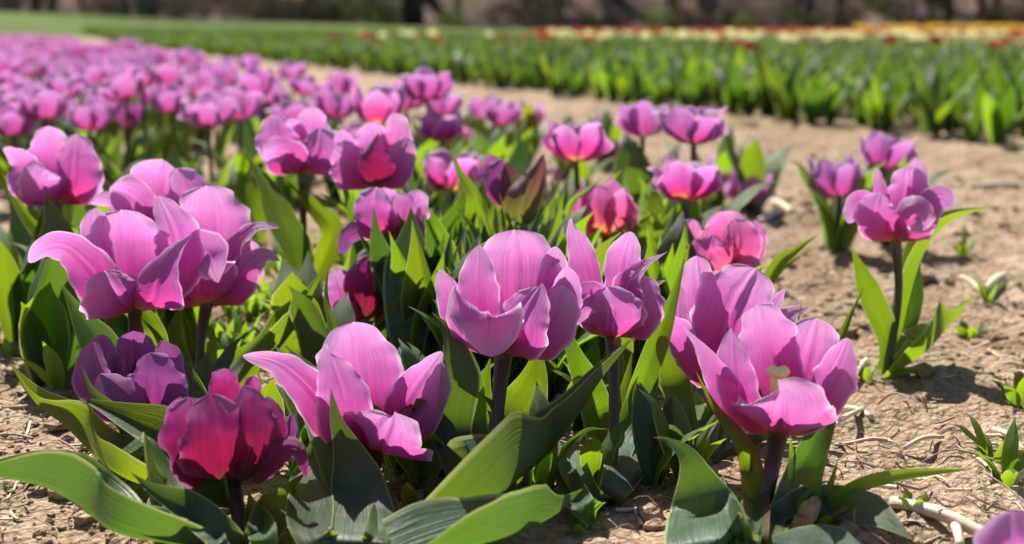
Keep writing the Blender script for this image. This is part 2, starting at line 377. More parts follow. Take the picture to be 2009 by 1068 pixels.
def soil_mat():
    m = NT('dry_soil'); g = m.n('ShaderNodeNewGeometry'); P = g.outputs['Position']
    a = noise(m, 1.7, 5, P, .6); b = noise(m, 9., 5, P, .65); c = noise(m, 60., 5, P, .7); d = noise(m, 420., 3, P, .6)
    col = m.ramp(b, [(.28, (.24, .15, .09)), (.45, (.44, .31, .20)), (.6, (.55, .42, .285)), (.8, (.62, .50, .36))])
    col = m.mix(m.mapr(c, .30, .70, .55, 0.), col, (.20, .125, .075))
    col = m.mix(m.mapr(a, .38, .56, .55, 0.), col, (.22, .145, .09))
    e2 = noise(m, 3.6, 4, P, .65); col = m.mix(m.mapr(e2, .52, .66, 0., .6), col, (.58, .45, .32))
    col = m.mix(m.mapr(d, .55, .75, 0., .35), col, (.62, .50, .37))
    vo = m.n('ShaderNodeTexVoronoi', Scale=170., Vector=P); vo2 = m.n('ShaderNodeTexVoronoi', Scale=55., Vector=P)
    h = m.math('ADD', m.math('MULTIPLY', c, 1.), m.math('MULTIPLY', d, .35)); h = m.math('SUBTRACT', h, m.math('MULTIPLY', vo.outputs['Distance'], .5)); h = m.math('SUBTRACT', h, m.math('MULTIPLY', vo2.outputs['Distance'], .6))
    col = m.mix(m.mapr(vo2.outputs['Color'], .2, .8, 0., .16), col, (.66, .53, .38)); col = m.mix(m.mapr(vo.outputs['Distance'], .45, .75, 0., .5), col, (.16, .10, .06))
    bp = m.n('ShaderNodeBump', Strength=1., Distance=.009, Height=h)
    p = m.n('ShaderNodeBsdfPrincipled', Base_Color=col, Roughness=.95, Normal=bp); p.inputs['Specular IOR Level'].default_value = .15
    return m.out(p)
SOIL = soil_mat()
def meadow_mat(name, stops, s1=.35, s2=3., bumpd=.06):
    m = NT(name); g = m.n('ShaderNodeNewGeometry'); P = g.outputs['Position']
    a = noise(m, s1, 4, P, .6); b = noise(m, s2, 5, P, .7)
    f = m.math('ADD', m.math('MULTIPLY', a, .5), m.math('MULTIPLY', b, .5))
    col = m.ramp(f, stops)
    bp = m.n('ShaderNodeBump', Strength=1., Distance=bumpd, Height=b)
    p = m.n('ShaderNodeBsdfPrincipled', Base_Color=col, Roughness=.9, Normal=bp); p.inputs['Specular IOR Level'].default_value = .1
    return m.out(p)
MEADOW = meadow_mat('meadow_grass', [(.34, (.035, .065, .010)), (.48, (.060, .10, .012)), (.6, (.085, .12, .02)), (.74, (.12, .14, .035))], .12, 1.4)
LITTER = meadow_mat('leaf_litter', [(.3, (.03, .022, .018)), (.46, (.08, .052, .04)), (.58, (.19, .125, .095)), (.72, (.27, .19, .15))], .22, .9, .5)

# ------------------------------------------------------------ terrain
BD = np.array([-.40, 1.]); BD /= np.linalg.norm(BD); BN = np.array([BD[1], -BD[0]])   # direction of the beds and their right-hand normal
def across(x, y): return (x)*BN[0] + (y)*BN[1]
def along(x, y): return x*BD[0] + y*BD[1]
A_PURPLE = across(.50, 3.1)     # right edge of the purple bed
A_GREEN = across(1.40, 3.55)    # left edge of the green bed
def terrain(x, y):
    a = across(x, y)
    rise = sstep((y-22)/45.)
    z = rise*(.36 + .95*np.clip(-x/28., 0, 1.6)**1.1 + .9*sstep((x-24)/14.))
    z = z + np.clip(y-76, 0, None)*.22*sstep((y-76)/14)
    near = 1 - sstep((y-14)/20.)
    mid = (A_PURPLE+A_GREEN)/2
    z = z - near*.018*np.exp(-((a-mid)/.35)**2)
    return z
def soil_relief(x, y):
    d = np.hypot(x, y)
    f1 = np.clip(1-d/14., 0, 1); f2 = np.clip(1-d/4., 0, 1); f0 = np.clip(1-d/40., 0, 1)
    wx = x + .05*fbm(x*6, y*6, 2); wy = y + .05*fbm(x*6+9, y*6, 2)
    z = .034*fbm(wx*3.2, wy*3.2, 3)*f0
    cl = np.abs(fbm(wx*11+3, wy*11, 3))
    z = z + .062*(.16-cl)*f1
    z = z + .030*np.maximum(fbm(wx*34, wy*34, 3), -.1)*f1
    z = z + .010*fbm(x*110, y*110, 3)*f2
    # smooth crusted patches with cracks
    cr = sstep((fbm(x*2.1+40, y*2.1, 2)-.0)*6)
    z = z*(1-.55*cr*f1)
    return z
def hgt(x, y): return float(terrain(np.array(x), np.array(y)) + soil_relief(np.array(x), np.array(y)))
def build_ground():
    NRr, NA = 760, 700
    fa = np.linspace(-math.radians(36), math.radians(36), NA)
    th = np.r_[np.linspace(-math.pi, fa[0], 26)[:-1], fa, np.linspace(fa[-1], math.pi, 26)[1:]]
    r = .42*np.exp(np.linspace(0, math.log(420/.42), NRr)**1.0)
    # denser where the picture looks
    r = np.r_[np.linspace(.02, .41, 6), r]
    TH, RR = np.meshgrid(th, r, indexing='xy')
    X = RR*np.sin(TH); Y = -.25 + RR*np.cos(TH)
    Z = terrain(X, Y); Z = Z + np.where(Y > -1, soil_relief(X, Y), 0)
    n, mm = X.shape
    F = grid_faces(n, mm)
    V = np.stack([X, Y, Z], -1).reshape(-1, 3)
    c = V[F].mean(1); x, y = c[:, 0], c[:, 1]
    a = across(x, y)
    edge = 34 + 6*vnoise(x*.05, y*.05) - np.clip((-x-4)*.35, 0, 8)
    meadow = (y > edge)
    wood = y > 75 + 2*vnoise(x*.1+5, y*.1)
    for nm, msk, mt in (('ground', ~meadow & ~wood, SOIL), ('meadow', meadow & ~wood, MEADOW), ('wooded_hillside', wood, LITTER)):
        f = F[msk]; ids = np.unique(f); mp = np.zeros(len(V), int); mp[ids] = np.arange(len(ids))
        tag(link(nm, mesh_from(nm, V[ids], mp[f][:, ::-1], mt)), kind='structure')
build_ground()

# ------------------------------------------------------------ tulip kit
def blade_obj(name, parent, P, W, mat, **k):
    V, F, U = blade([tuple(p) for p in P], W, **k)
    base = np.array(parent.location)
    return link(name, mesh_from(name, V-base, F, mat, U), parent)
def tube_obj(name, parent, P, rad, mat, n=10, nu=14):
    V, F, U = tube([tuple(p) for p in P], rad, n, nu)
    return link(name, mesh_from(name, V-np.array(parent.location), F, mat, U), parent)

def bloom_proto(seed, open_, reflex, L=.072, wid=.0215, n=6, mat=None, nu=18, nv=11, jit=1., cupk=1.):
    """petal meshes of one generic bloom, base at the origin, axis +Z"""
    q = random.Random(seed); out = []
    for i in range(n):
        az = i*2*math.pi/n + q.uniform(-.18, .18)*jit + (0 if i % 2 else .1)
        inner = i % 2
        op = open_*(.8 if inner else 1.25) + q.uniform(-14, 14)*jit; rf = reflex*q.uniform(.2, 1.4) if jit else reflex
        if jit and q.random() < .30: rf += q.uniform(50, 110)
        l = L*q.uniform(.88, 1.1)
        ts = np.linspace(0, 1, 14)
        ph = np.interp(ts, [0, .12, .32, .62, .8, 1], [72, 47, 17+op*.36, op*.6, op*.9+rf*.3, op+rf])
        rr = np.r_[0, np.cumsum(np.sin(np.radians(ph[:-1])))*l/13]; zz = np.r_[0, np.cumsum(np.cos(np.radians(ph[:-1])))*l/13]
        rr += .0015 + (0 if inner else .001)
        P = np.stack([rr*math.sin(az), -rr*math.cos(az), zz], 1)[::2]
        side = (math.cos(az), math.sin(az), 0)
        # N = S x T points towards the axis side for this side vector
        c = .95*cupk
        V, F, U = blade(P, wid*q.uniform(.9, 1.08), side=side, cup=[-.9*c, -1.0*c, -.8*c, -.5*c, -.25*c] if False else [.9*c, 1.0*c, .8*c, .45*c, .15*c],
                        bow=-.5, prof=[.25, .68, .96, 1.03, 1., .92], tip=q.choice(['round', 'round', 'soft', 'point']), tc=q.uniform(.5, .7), lump=.07*jit, wave=.17*jit, wk=q.uniform(4, 8),
                        roll=[0, 0, .1, q.uniform(-.1, .5)], crease=.05, rough=.03*jit, nu=nu, nv=nv, seed=seed*10+i)
        ax = np.array([math.sin(az), -math.cos(az), 0])
        out.append(mesh_from('petal', V, F, mat or PINK, U))
    return out
def bloom_check(): pass

def stem_pts(b, top, lean=.006, q=rng):
    b = Vector(b); top = Vector(top); m1 = b.lerp(top, .4) + Vector((q.uniform(-lean, lean), q.uniform(-lean, lean), 0))
    return [b + Vector((0, 0, -.012)), m1, b.lerp(top, .8) + Vector((q.uniform(-lean, lean)*.3, 0, 0)), top]

def rand_leaf(q, L, W, out=.4, droop=.3, az=None, z0=-.008):
    az = q.uniform(0, 6.28) if az is None else az
    d = np.array([math.sin(az), -math.cos(az), 0]); ts = np.linspace(0, 1, 7)
    phi = np.interp(ts, [0, .35, .7, 1], [4, 14+30*out, 20+55*out, 28+60*out+90*droop])
    r_ = np.r_[0, np.cumsum(np.sin(np.radians(phi[:-1])))/6*L]; z_ = np.r_[0, np.cumsum(np.cos(np.radians(phi[:-1])))/6*L]+z0
    P = d[None]*(r_[:, None]+.004) + np.array([0, 0, 1.])[None]*z_[:, None]
    tw = q.uniform(-25, 25)
    side = np.array([math.cos(az), math.sin(az), 0])
    return P, dict(side=side, face=[0, tw*.4, tw], cup=[.9, .6, .35, .3], fold=[.25, .2, .3], prof=[.5, .75, .98, 1, .88, .65, .35], tip='point', tc=.72,
                   wave=q.uniform(.05, .28), wk=q.uniform(4, 9), seed=q.randrange(9999)), W

BASIC = {}
def get_bloom(kind):
    if kind not in BASIC:
        s, op, rf, mat = kind
        BASIC[kind] = bloom_proto(s, op, rf, mat={'pink': PINK, 'purple': PURPLE, 'magenta': MAGENTA, 'far': FAR_PINK}[mat])
    return BASIC[kind]
LEAFLIB = []
for i in range(16):
    q = random.Random(100+i); P, k, W = rand_leaf(q, 1.0, .14*q.uniform(.7, 1.35), q.uniform(.0, .8), q.uniform(-.15, .5), az=0.)
    V, F, U = blade(P, W, nu=18, nv=9, **k); LEAFLIB.append(mesh_from('leaf', V, F, [LEAF, LEAF_Y, LEAF_Y, LEAF_B][i % 4], U))

LEAFUP = []
for i in range(12):
    q = random.Random(300+i); P, k, W = rand_leaf(q, 1.0, .13*q.uniform(.7, 1.3), q.uniform(.0, .35), q.uniform(-.1, .1), az=0.); k['fold'] = [.5, .4, .5]; k['tc'] = .5
    V, F, U = blade(P, W, nu=20, nv=9, **k); LEAFUP.append(mesh_from('leaf', V, F, [LEAF, LEAF_Y, LEAF, LEAF_B][i % 4], U))
def mid_tulip(px, py, wpx, kind, label, group=None, rz=0, tilt=(0, 0), W=.075, nleaf=3, seed=0, D=None, leafL=(.13, .19), sc=1., name='tulip'):
    """a whole plant whose bloom is seen centred at px,py and wpx wide"""
    q = random.Random(seed*31+int(px)+int(py)); D = D or FPX*W/wpx
    c = at(px, py, D); s = sc*wpx*D/FPX/.075
    top = Vector((c.x, c.y, c.z - .026*s))
    bx, by = c.x + q.uniform(-.012, .012), c.y + q.uniform(-.012, .012)
    root = empty(name, (bx, by, hgt(bx, by)), label, 'tulip', group)
    b = root.location
    pts = stem_pts((bx, by, b.z), top, .005, q)
    tube_obj('stem', root, pts, [.0042, .0036, .0032, .0040], STEM, 8, 10)
    for me in get_bloom(kind):
        o = link('petal', me, root, top - b); o.rotation_euler = (R(tilt[0]), R(tilt[1]), R(rz)); o.scale = (s, s, s)
    a0 = q.uniform(0, 6.28)
    for i in range(nleaf):
        o = link('leaf', LEAFLIB[q.randrange(16)], root, (0, 0, 0)); l = q.uniform(*leafL)
        o.rotation_euler.z = a0 + i*6.28/nleaf + q.uniform(-.6, .6); o.scale = (l*q.uniform(.85, 1.2), l, l)
    return root

# ------------------------------------------------------------ tulips in front, each shaped for itself
def hero(D, base, gx, gY, petals, leaves, label, mat=PINK, name='tulip', stem_r=.0046, stem_mid=None, group=None):
    """D distance of the bloom, base = bloom base in the photograph, gx,gY where the plant stands"""
    bt = at(base[0], base[1], D)
    gxw = (gx - CX)/FPX * (gY/math.cos(PITCH)) * 1.0
    gp = Vector((gxw, gY, hgt(gxw, gY)))
    root = empty(name, gp, label, 'tulip', group)
    mids = [at(a, b, D+(gY-D)*.5) for a, b in (stem_mid or [])]
    tube_obj('stem', root, [gp+Vector((0, 0, -.01))] + (mids or [gp.lerp(bt, .5)+Vector((.002, 0, 0))]) + [bt+Vector((0, 0, .001))], [stem_r*1.1, stem_r, stem_r*.88, stem_r*.95, stem_r*1.25], STEM, 14, 18)
    for i, p in enumerate(petals):
        sp, w, kw = p
        P = [at(x, y, D+d/100.) for x, y, d in sp]
        k = dict(fade=True, face=0., cup=.5, crease=.09, rough=.09, wave=.17, lump=.055, roll=[0, .0, .05, .16], nu=44, nv=23, seed=int(base[0])*7+i); k.update(kw)
        m = k.pop('mat', mat)
        blade_obj('petal', root, P, w*D/FPX*(.95 if D < 1.1 else .86), m, **k)
    for i, lf in enumerate(leaves):
        sp, w, kw = lf; kw = dict(kw); m = kw.pop('mat', LEAF); rt = kw.pop('root', True); nm = kw.pop('name', 'leaf')
        P = []
        for x, y, d in sp[::-1]:
            p_ = at(x, y, D+d/100.); lo = .008 + (.45*w*D/FPX if y < 1000 else .012)
            if p_.z < lo:
                k_ = (CAMZ-lo)/(CAMZ-p_.z); p_ = Vector((p_.x*k_, p_.y*k_, lo))
            P.append(p_)
        if rt: P = [gp + Vector((rng.uniform(-.004, .004), rng.uniform(-.004, .004), -.006))] + P
        dd = D + np.mean([s[2] for s in sp])/100.
        k = dict(face=0., cup=.25, fold=.3, prof=PROF_LEAF, tip='point', tc=.7, wave=.10, wk=7, nu=40, nv=13, rough=.012, seed=int(base[0])*13+i); k.update(kw)
        blade_obj(nm, root, P, w*dd/FPX, m, **k)
    return root
VR = dict(face=[60, 72, 75, 75], fold=[.5, .85, .9, .8], cup=.15, mat=LEAF_Y)     # keeled leaf leaning right, seen from its side
VL = dict(face=[-60, -72, -75, -75], fold=[.5, .85, .9, .8], cup=.15, mat=LEAF_Y)
B_ = dict(cup=[.9, .8, .5, .35])            # back petal, hollow side to us
F_ = dict(cup=[-1.1, -1.0, -.75, -.5], prof=[.26, .70, .96, 1.03, 1.02, .97], bow=.75)        # front petal, rounded side to us
def K(base, **k): d = dict(base); d.update(k); return d

hero(1.00, (265, 612), 262, .93, [
    ([(264, 610, 0), (252, 560, 2.4), (246, 480, 3.0), (238, 411, 2.4)], 66, K(B_, tc=.79, crease=.1)),
    ([(262, 610, 0), (215, 560, 1.6), (190, 490, 2.2), (186, 408, 2.2)], 36, K(B_, face=25)),
    ([(268, 610, 0), (322, 560, 3.0), (346, 480, 3.8), (312, 385, 3.4)], 58, K(B_, face=-25, tip='soft', tc=.5, wave=.15)),
    ([(262, 611, 0), (212, 585, -1.6), (178, 530, -1.8), (130, 486, -2.0), (88, 490, -2.6), (58, 516, -2.6)], 44, K(F_, cup=[-.8, -.7, -.3, .2, .2], face=[-20, -20, 10, 40, 40], prof=[.2, .8, 1.1, .95, .85, .75], tip='soft')),
    ([(268, 612, 0), (300, 590, -2.4), (312, 540, -2.4), (338, 492, -1.4), (376, 460, -.6)], 52, K(F_, face=[10, 15, 25, 40], tip='point', tc=.45, prof=[.3, .8, 1.05, 1, .8, .6])),
    ([(264, 612, 0), (238, 598, -2.2), (215, 560, -2.6), (205, 530, -2.4)], 50, K(F_, face=-12)),
 ], [
    ([(118, 553, 2), (160, 620, 1.5), (210, 690, .5), (250, 760, 0)], 46, dict(face=[0, 10, 20], fold=.45, mat=LEAF_B)),
    ([(275, 622, -1), (315, 665, -1.5), (345, 740, -1.5)], 20, dict(face=30, fold=.5)),
    ([(235, 560, 3.5), (300, 640, 3), (300, 720, 2)], 30, dict(mat=LEAF_Y)),
 ], 'open pink tulip at left whose long left petal sweeps out sideways', stem_mid=[(264, 700)])

hero(1.09, (405, 601), 385, 1.02, [
    ([(405, 598, 0), (414, 530, 2.4), (413, 440, 2.9), (404, 364, 2.3)], 60, K(B_, tc=.79, crease=.1, cup=[.9, .7, .4, .25])),
    ([(408, 598, 0), (436, 545, .4), (462, 488, .4), (502, 450, .5), (548, 447, .4)], 34, K(B_, face=[10, 30, 55, 50], cup=[.8, .6, .5, .9], tip='soft', prof=[.3, .8, 1.1, .9, .6, .45], wave=.1)),
    ([(410, 600, 0), (456, 568, -.8), (490, 520, -1.2), (522, 500, -1.4), (550, 512, -1.8)], 40, K(F_, face=[0, 10, 30, 30], cup=[-.8, -.5, -.2], tip='point', tc=.5)),
    ([(404, 601, 0), (396, 572, -2.5), (395, 530, -3.3), (400, 500, -3.6), (412, 508, -4.6), (428, 555, -4.8)], 68, K(F_, face=[0, 0, 0], cup=[-1.1, -.9, -.5, -.1], tip='point', tc=.62, prof=[.3, .75, 1.05, 1.05, 1., .9])),
    ([(401, 600, 0), (362, 580, -1.2), (332, 550, -1.0), (312, 521, -.6)], 38, K(F_, face=-25, tip='soft', tc=.5)),
    ([(410, 600, 0), (455, 550, 1.6), (478, 510, 2.0), (488, 470, 1.8)], 36, K(B_, face=-25)),
 ], [
    ([(360, 588, 2.5), (343, 650, 2), (350, 730, 1)], 32, dict(mat=LEAF_Y)),
    ([(410, 602, 1.2), (418, 670, 1), (410, 745, .5)], 14, dict(face=10, mat=LEAF_Y)),
    ([(640, 521, 1), (608, 600, 0), (565, 670, -1), (510, 735, -1.5)], 62, K(VR, mat=LEAF)),
    ([(520, 650, 2), (470, 700, 2), (420, 760, 1)], 22, dict(mat=LEAF)),
 ], 'open pink tulip at left with one wide upright back petal and a folded front petal', stem_mid=[(392, 690)])

hero(.93, (296, 826), 330, .86, [
    ([(292, 822, 0), (275, 770, 2.4), (265, 710, 2.8), (262, 649, 2.0)], 46, K(B_, cup=[1, .9, .7, .6])),
    ([(288, 822, 0), (240, 775, 1.4), (208, 715, 1.8), (200, 656, 1.2)], 38, K(B_, face=25, tip='soft')),
    ([(288, 824, 0), (215, 790, -.8), (182, 735, -.8), (183, 672, -.4)], 42, K(B_, face=35, cup=[.6, .5, .3], tip='soft')),
    ([(292, 826, 0), (305, 785, -1.6), (302, 735, -2.0), (292, 692, -1.6)], 46, K(F_, face=15)),
    ([(296, 824, 0), (326, 775, .3), (328, 720, .4), (318, 668, .3)], 36, K(F_, face=40, cup=[-.9, -.6, -.3], tip='soft')),
    ([(294, 826, 0), (268, 808, -2.6), (236, 775, -3.2), (196, 734, -2.8)], 46, K(F_, face=[0, -10, -20], tip='soft')),
 ], [
    ([(160, 716, -4), (180, 765, -4.2), (215, 800, -4), (262, 845, -3)], 27, dict(fold=.2, cup=.6, mat=LEAF_B, tc=.5)),
    ([(17, 710, -3), (62, 788, -3.5), (122, 838, -4), (182, 895, -4), (250, 945, -3)], 84, K(VL, wave=.2, wk=11)),
    ([(345, 700, 2), (366, 730, 1.5), (372, 790, 1), (352, 860, .5)], 55, dict(fold=.2, mat=LEAF_B, face=-15)),
    ([(155, 780, -5), (250, 826, -6), (312, 860, -6.5), (340, 915, -6.5), (356, 985, -6)], 92, dict(face=[-10, -20, -28, -35], fold=.55, mat=LEAF, wave=.12)),
 ], 'small half closed purple tulip low at the left', mat=PURPLE, stem_r=.0042)

hero(.80, (450, 950), 455, .755, [
    ([(449, 950, 0), (438, 926, -2.4), (428, 862, -3.3), (412, 772, -2.4)], 60, K(F_, face=-8, wave=.16, rough=.09)),
    ([(447, 949, 0), (402, 915, -1.0), (376, 850, -1.3), (368, 778, -.8)], 44, K(F_, face=-32, wave=.2, rough=.1)),
    ([(448, 948, 0), (385, 890, .3), (354, 825, .6), (350, 780, .2)], 24, K(F_, face=-40, rough=.14, wave=.3, mat=PURPLE)),
    ([(456, 950, 0), (482, 920, -2.0), (496, 856, -2.6), (478, 756, -1.6)], 52, K(F_, face=16, wave=.25, rough=.12, tip='soft', tc=.6)),
    ([(450, 948, 0), (446, 860, 2.0), (440, 790, 2.4), (440, 722, 1.8)], 36, K(B_, rough=.14, wave=.4, roll=.4)),
    ([(452, 948, 0), (470, 860, .8), (486, 790, .8), (498, 738, .3)], 30, K(F_, rough=.14, wave=.35, face=20, tip='soft')),
    ([(460, 950, 0), (518, 898, -1.2), (532, 838, -1.4), (524, 778, -.8)], 34, K(F_, face=25, wave=.3, rough=.12, tip='soft')),
    ([(460, 950, 0), (505, 922, -2.2), (550, 882, -2.8), (588, 884, -3.2), (602, 940, -3.4)], 32, K(F_, face=[10, 20, 20], cup=[-.9, -.7, -.6, -.5], tip='point', tc=.6, rough=.12, wave=.2)),
    ([(458, 949, 0), (528, 905, .6), (560, 855, .9), (572, 812, .9)], 26, K(F_, face=35, wave=.3, rough=.12, mat=PURPLE, tip='soft')),
 ], [
    ([(-80, 935, -4), (0, 940, -4), (90, 965, -4.5), (175, 1018, -5), (250, 1060, -4)], 98, K(VL, mat=LEAF_B, wave=.16, fold=[.6, 1., 1.05, .9], prof=[.5, .8, 1, 1, 1, .9, .8])),  # less translucent leaf material stands in for shade on the near half
    ([(258, 928, -5.5), (300, 965, -5.5), (370, 1005, -5.5), (440, 1060, -5)], 40, dict(face=[-10, -20, -30], fold=.35, cup=.6, mat=LEAF_B)),
    ([(300, 900, -1), (322, 960, -2), (330, 1040, -2)], 34, dict(mat=LEAF)),
    ([(300, 930, -1.5), (345, 985, -2), (385, 1040, -2)], 22, dict(mat=LEAF, fold=.5)),
    ([(600, 925, -.5), (550, 980, -.5), (515, 1050, -1)], 40, dict(mat=LEAF, fold=.15)),
    ([(486, 960, -1), (500, 1010, -1.5), (520, 1065, -2)], 30, dict(mat=LEAF_Y, fold=.3)),
    ([(430, 1000, -5), (425, 1040, -6), (430, 1075, -6)], 22, dict(mat=LEAF_B, fold=.3)),
 ], 'deep magenta ruffled tulip at front left, the darkest bloom of the front row', mat=MAGENTA, stem_r=.0058)

hero(.86, (738, 890), 690, .765, [
    ([(730, 885, 0), (716, 810, 2.4), (706, 720, 2.9), (694, 631, 2.3)], 68, K(B_, tc=.79, crease=.1, cup=[.9, .7, .5, .5], rough=.06)),
    ([(726, 884, 0), (660, 835, -.9), (605, 762, -1.0), (548, 714, -1.0), (476, 698, -1.2)], 44, K(F_, face=[-15, -5, 15, 35], cup=[-.7, -.4, .2, .5], tip='soft', tc=.6, prof=[.3, .9, 1.1, .95, .8, .6])),
    ([(728, 888, 0), (686, 845, -2.0), (672, 770, -2.2), (646, 687, -1.8)], 58, K(F_, face=-10, tip='soft', tc=.45, cup=[-.9, -.5, -.15, .1], skew=-.25)),
    ([(740, 886, 0), (782, 820, 1.4), (822, 752, 1.8), (866, 690, 1.2)], 50, K(B_, face=-15, tip='soft', tc=.5, cup=[.9, .8, .9, .8])),
    ([(738, 890, 0), (748, 872, -2.6), (762, 840, -3.8), (772, 814, -4.4)], 80, K(F_, face=5, cup=[-1.0, -.8, -.6, -.4], tc=.55, prof=[.35, .8, .98, 1, 1, .95], skew=.12)),
    ([(742, 888, 0), (808, 848, -.3), (842, 790, .2), (868, 712, .6)], 32, K(F_, face=30, tip='soft')),
 ], [
    ([(648, 760, -5.5), (662, 830, -5.5), (690, 905, -5.5), (706, 980, -5.5), (700, 1068, -6)], 80, dict(fold=.12, cup=-.45, mat=LEAF_B, prof=[.6, .8, 1., .98, .72, .44, .28], root=True, wave=.05)),
    ([(640, 860, -1.5), (620, 920, -2), (608, 1000, -2.5), (618, 1068, -3)], 46, dict(mat=LEAF, fold=.2)),
    ([(620, 845, 0), (600, 905, -.5), (590, 975, -1)], 20, dict(mat=LEAF_B, fold=.4)),
    ([(748, 925, -1), (758, 985, -1.5), (735, 1060, -2)], 28, dict(mat=LEAF_Y)),
    ([(645, 518, 14), (640, 585, 12), (656, 650, 11), (676, 720, 9)], 24, dict(fold=.7, mat=LEAF)),
    ([(540, 690, 3), (565, 745, 2), (610, 800, 1)], 26, dict(mat=LEAF)),
 ], 'wide open pink tulip in front with a grey green leaf standing before it', stem_r=.0048)

hero(.90, (988, 700), 955, .83, [
    ([(990, 695, 0), (1006, 620, 2.6), (1012, 530, 3.1), (1008, 450, 2.6)], 72, K(B_, tc=.79, crease=.11, cup=[.9, .7, .45, .35])),
    ([(986, 697, 0), (948, 640, -.9), (938, 560, -.6), (940, 482, 0)], 44, K(F_, face=-10, tip='soft', tc=.5, cup=[-.7, -.3, 0, .4])),
    ([(985, 697, 0), (928, 660, .3), (892, 605, .5), (862, 530, .4)], 34, K(B_, face=[30, 20, 10], cup=[.6, .5, .3], tip='soft', tc=.5)),
    ([(986, 699, 0), (966, 684, -2.5), (953, 650, -3.7), (955, 616, -4.4), (960, 630, -5.4), (965, 700, -5.7)], 80, K(F_, cup=[-1.0, -.8, -.6, -.55, -.5], tip='soft', tc=.55, prof=[.25, .7, .95, 1.0, 1.0, .9], rough=.05)),
    ([(990, 700, 0), (1012, 672, -2.4), (1028, 618, -2.8), (1060, 560, -2.2)], 56, K(F_, face=20, cup=[-.9, -.7, -.4, .1], tip='soft', tc=.5, skew=.1)),
    ([(993, 699, 0), (1052, 672, -.8), (1088, 620, -.8), (1103, 560, -.5)], 46, K(F_, face=35, tip='soft')),
    ([(996, 694, 0), (1070, 640, 1.0), (1100, 585, 1.2), (1112, 522, .4)], 34, K(B_, face=-20, cup=[.8, .8, .9, 1.1])),
    ([(996, 692, 0), (1055, 620, 2.2), (1078, 550, 2.4), (1090, 484, 2.2)], 38, K(B_, face=-25, tip='soft')),
 ], [
    ([(848, 613, -1), (886, 662, -2), (893, 740, -2.5), (880, 840, -2.5), (905, 940, -2)], 50, dict(fold=.25, mat=LEAF_B, face=[0, -20, -30, 20], wave=.15)),
    ([(912, 665, 1), (925, 740, .5), (915, 850, 0)], 46, dict(mat=LEAF, fold=.15)),
    ([(962, 702, .8), (948, 770, .8), (945, 850, .5), (955, 920, 0)], 27, dict(mat=LEAF, fold=.15, prof=[.6, .9, 1, 1, 1, .9, .7])),
    ([(1056, 670, 2.0), (1048, 740, 1.6), (1015, 820, 1.2), (985, 900, .8)], 50, dict(mat=LEAF_Y, fold=.1, cup=.2, prof=[.5, .8, 1, 1, 1, .9, .7])),
    ([(1245, 661, -1), (1185, 740, -2.5), (1128, 830, -3.5), (1068, 905, -4.5), (985, 985, -5)], 128, K(VR, wave=.14, wk=9, mat=LEAF_B, fold=[.6, 1.0, 1.05, .95], prof=[.6, .85, 1.0, .9, .68, .45, .3])),  # shade of the near half put into the colour by a less translucent material
    ([(1143, 960, -10), (1090, 1015, -12), (1010, 1062, -13), (900, 1095, -14), (790, 1120, -14)], 135, K(VR, wave=.12, root=False, mat=LEAF_B, fold=[.6, .95, 1., .9], prof=[.8, .95, 1, .8, .6, .45, .35])),  # near half kept dull by its material, in place of the far half's shade
    ([(908, 866, -3), (900, 925, -3), (885, 985, -3)], 15, dict(mat=GRASSB, fold=.2)),
    ([(922, 895, -3), (912, 940, -3), (905, 985, -3)], 9, dict(mat=GRASSB, fold=.2)),
 ], 'large pink tulip at the centre front with one petal hanging down over its front', stem_mid=[(976, 810)], stem_r=.0053)

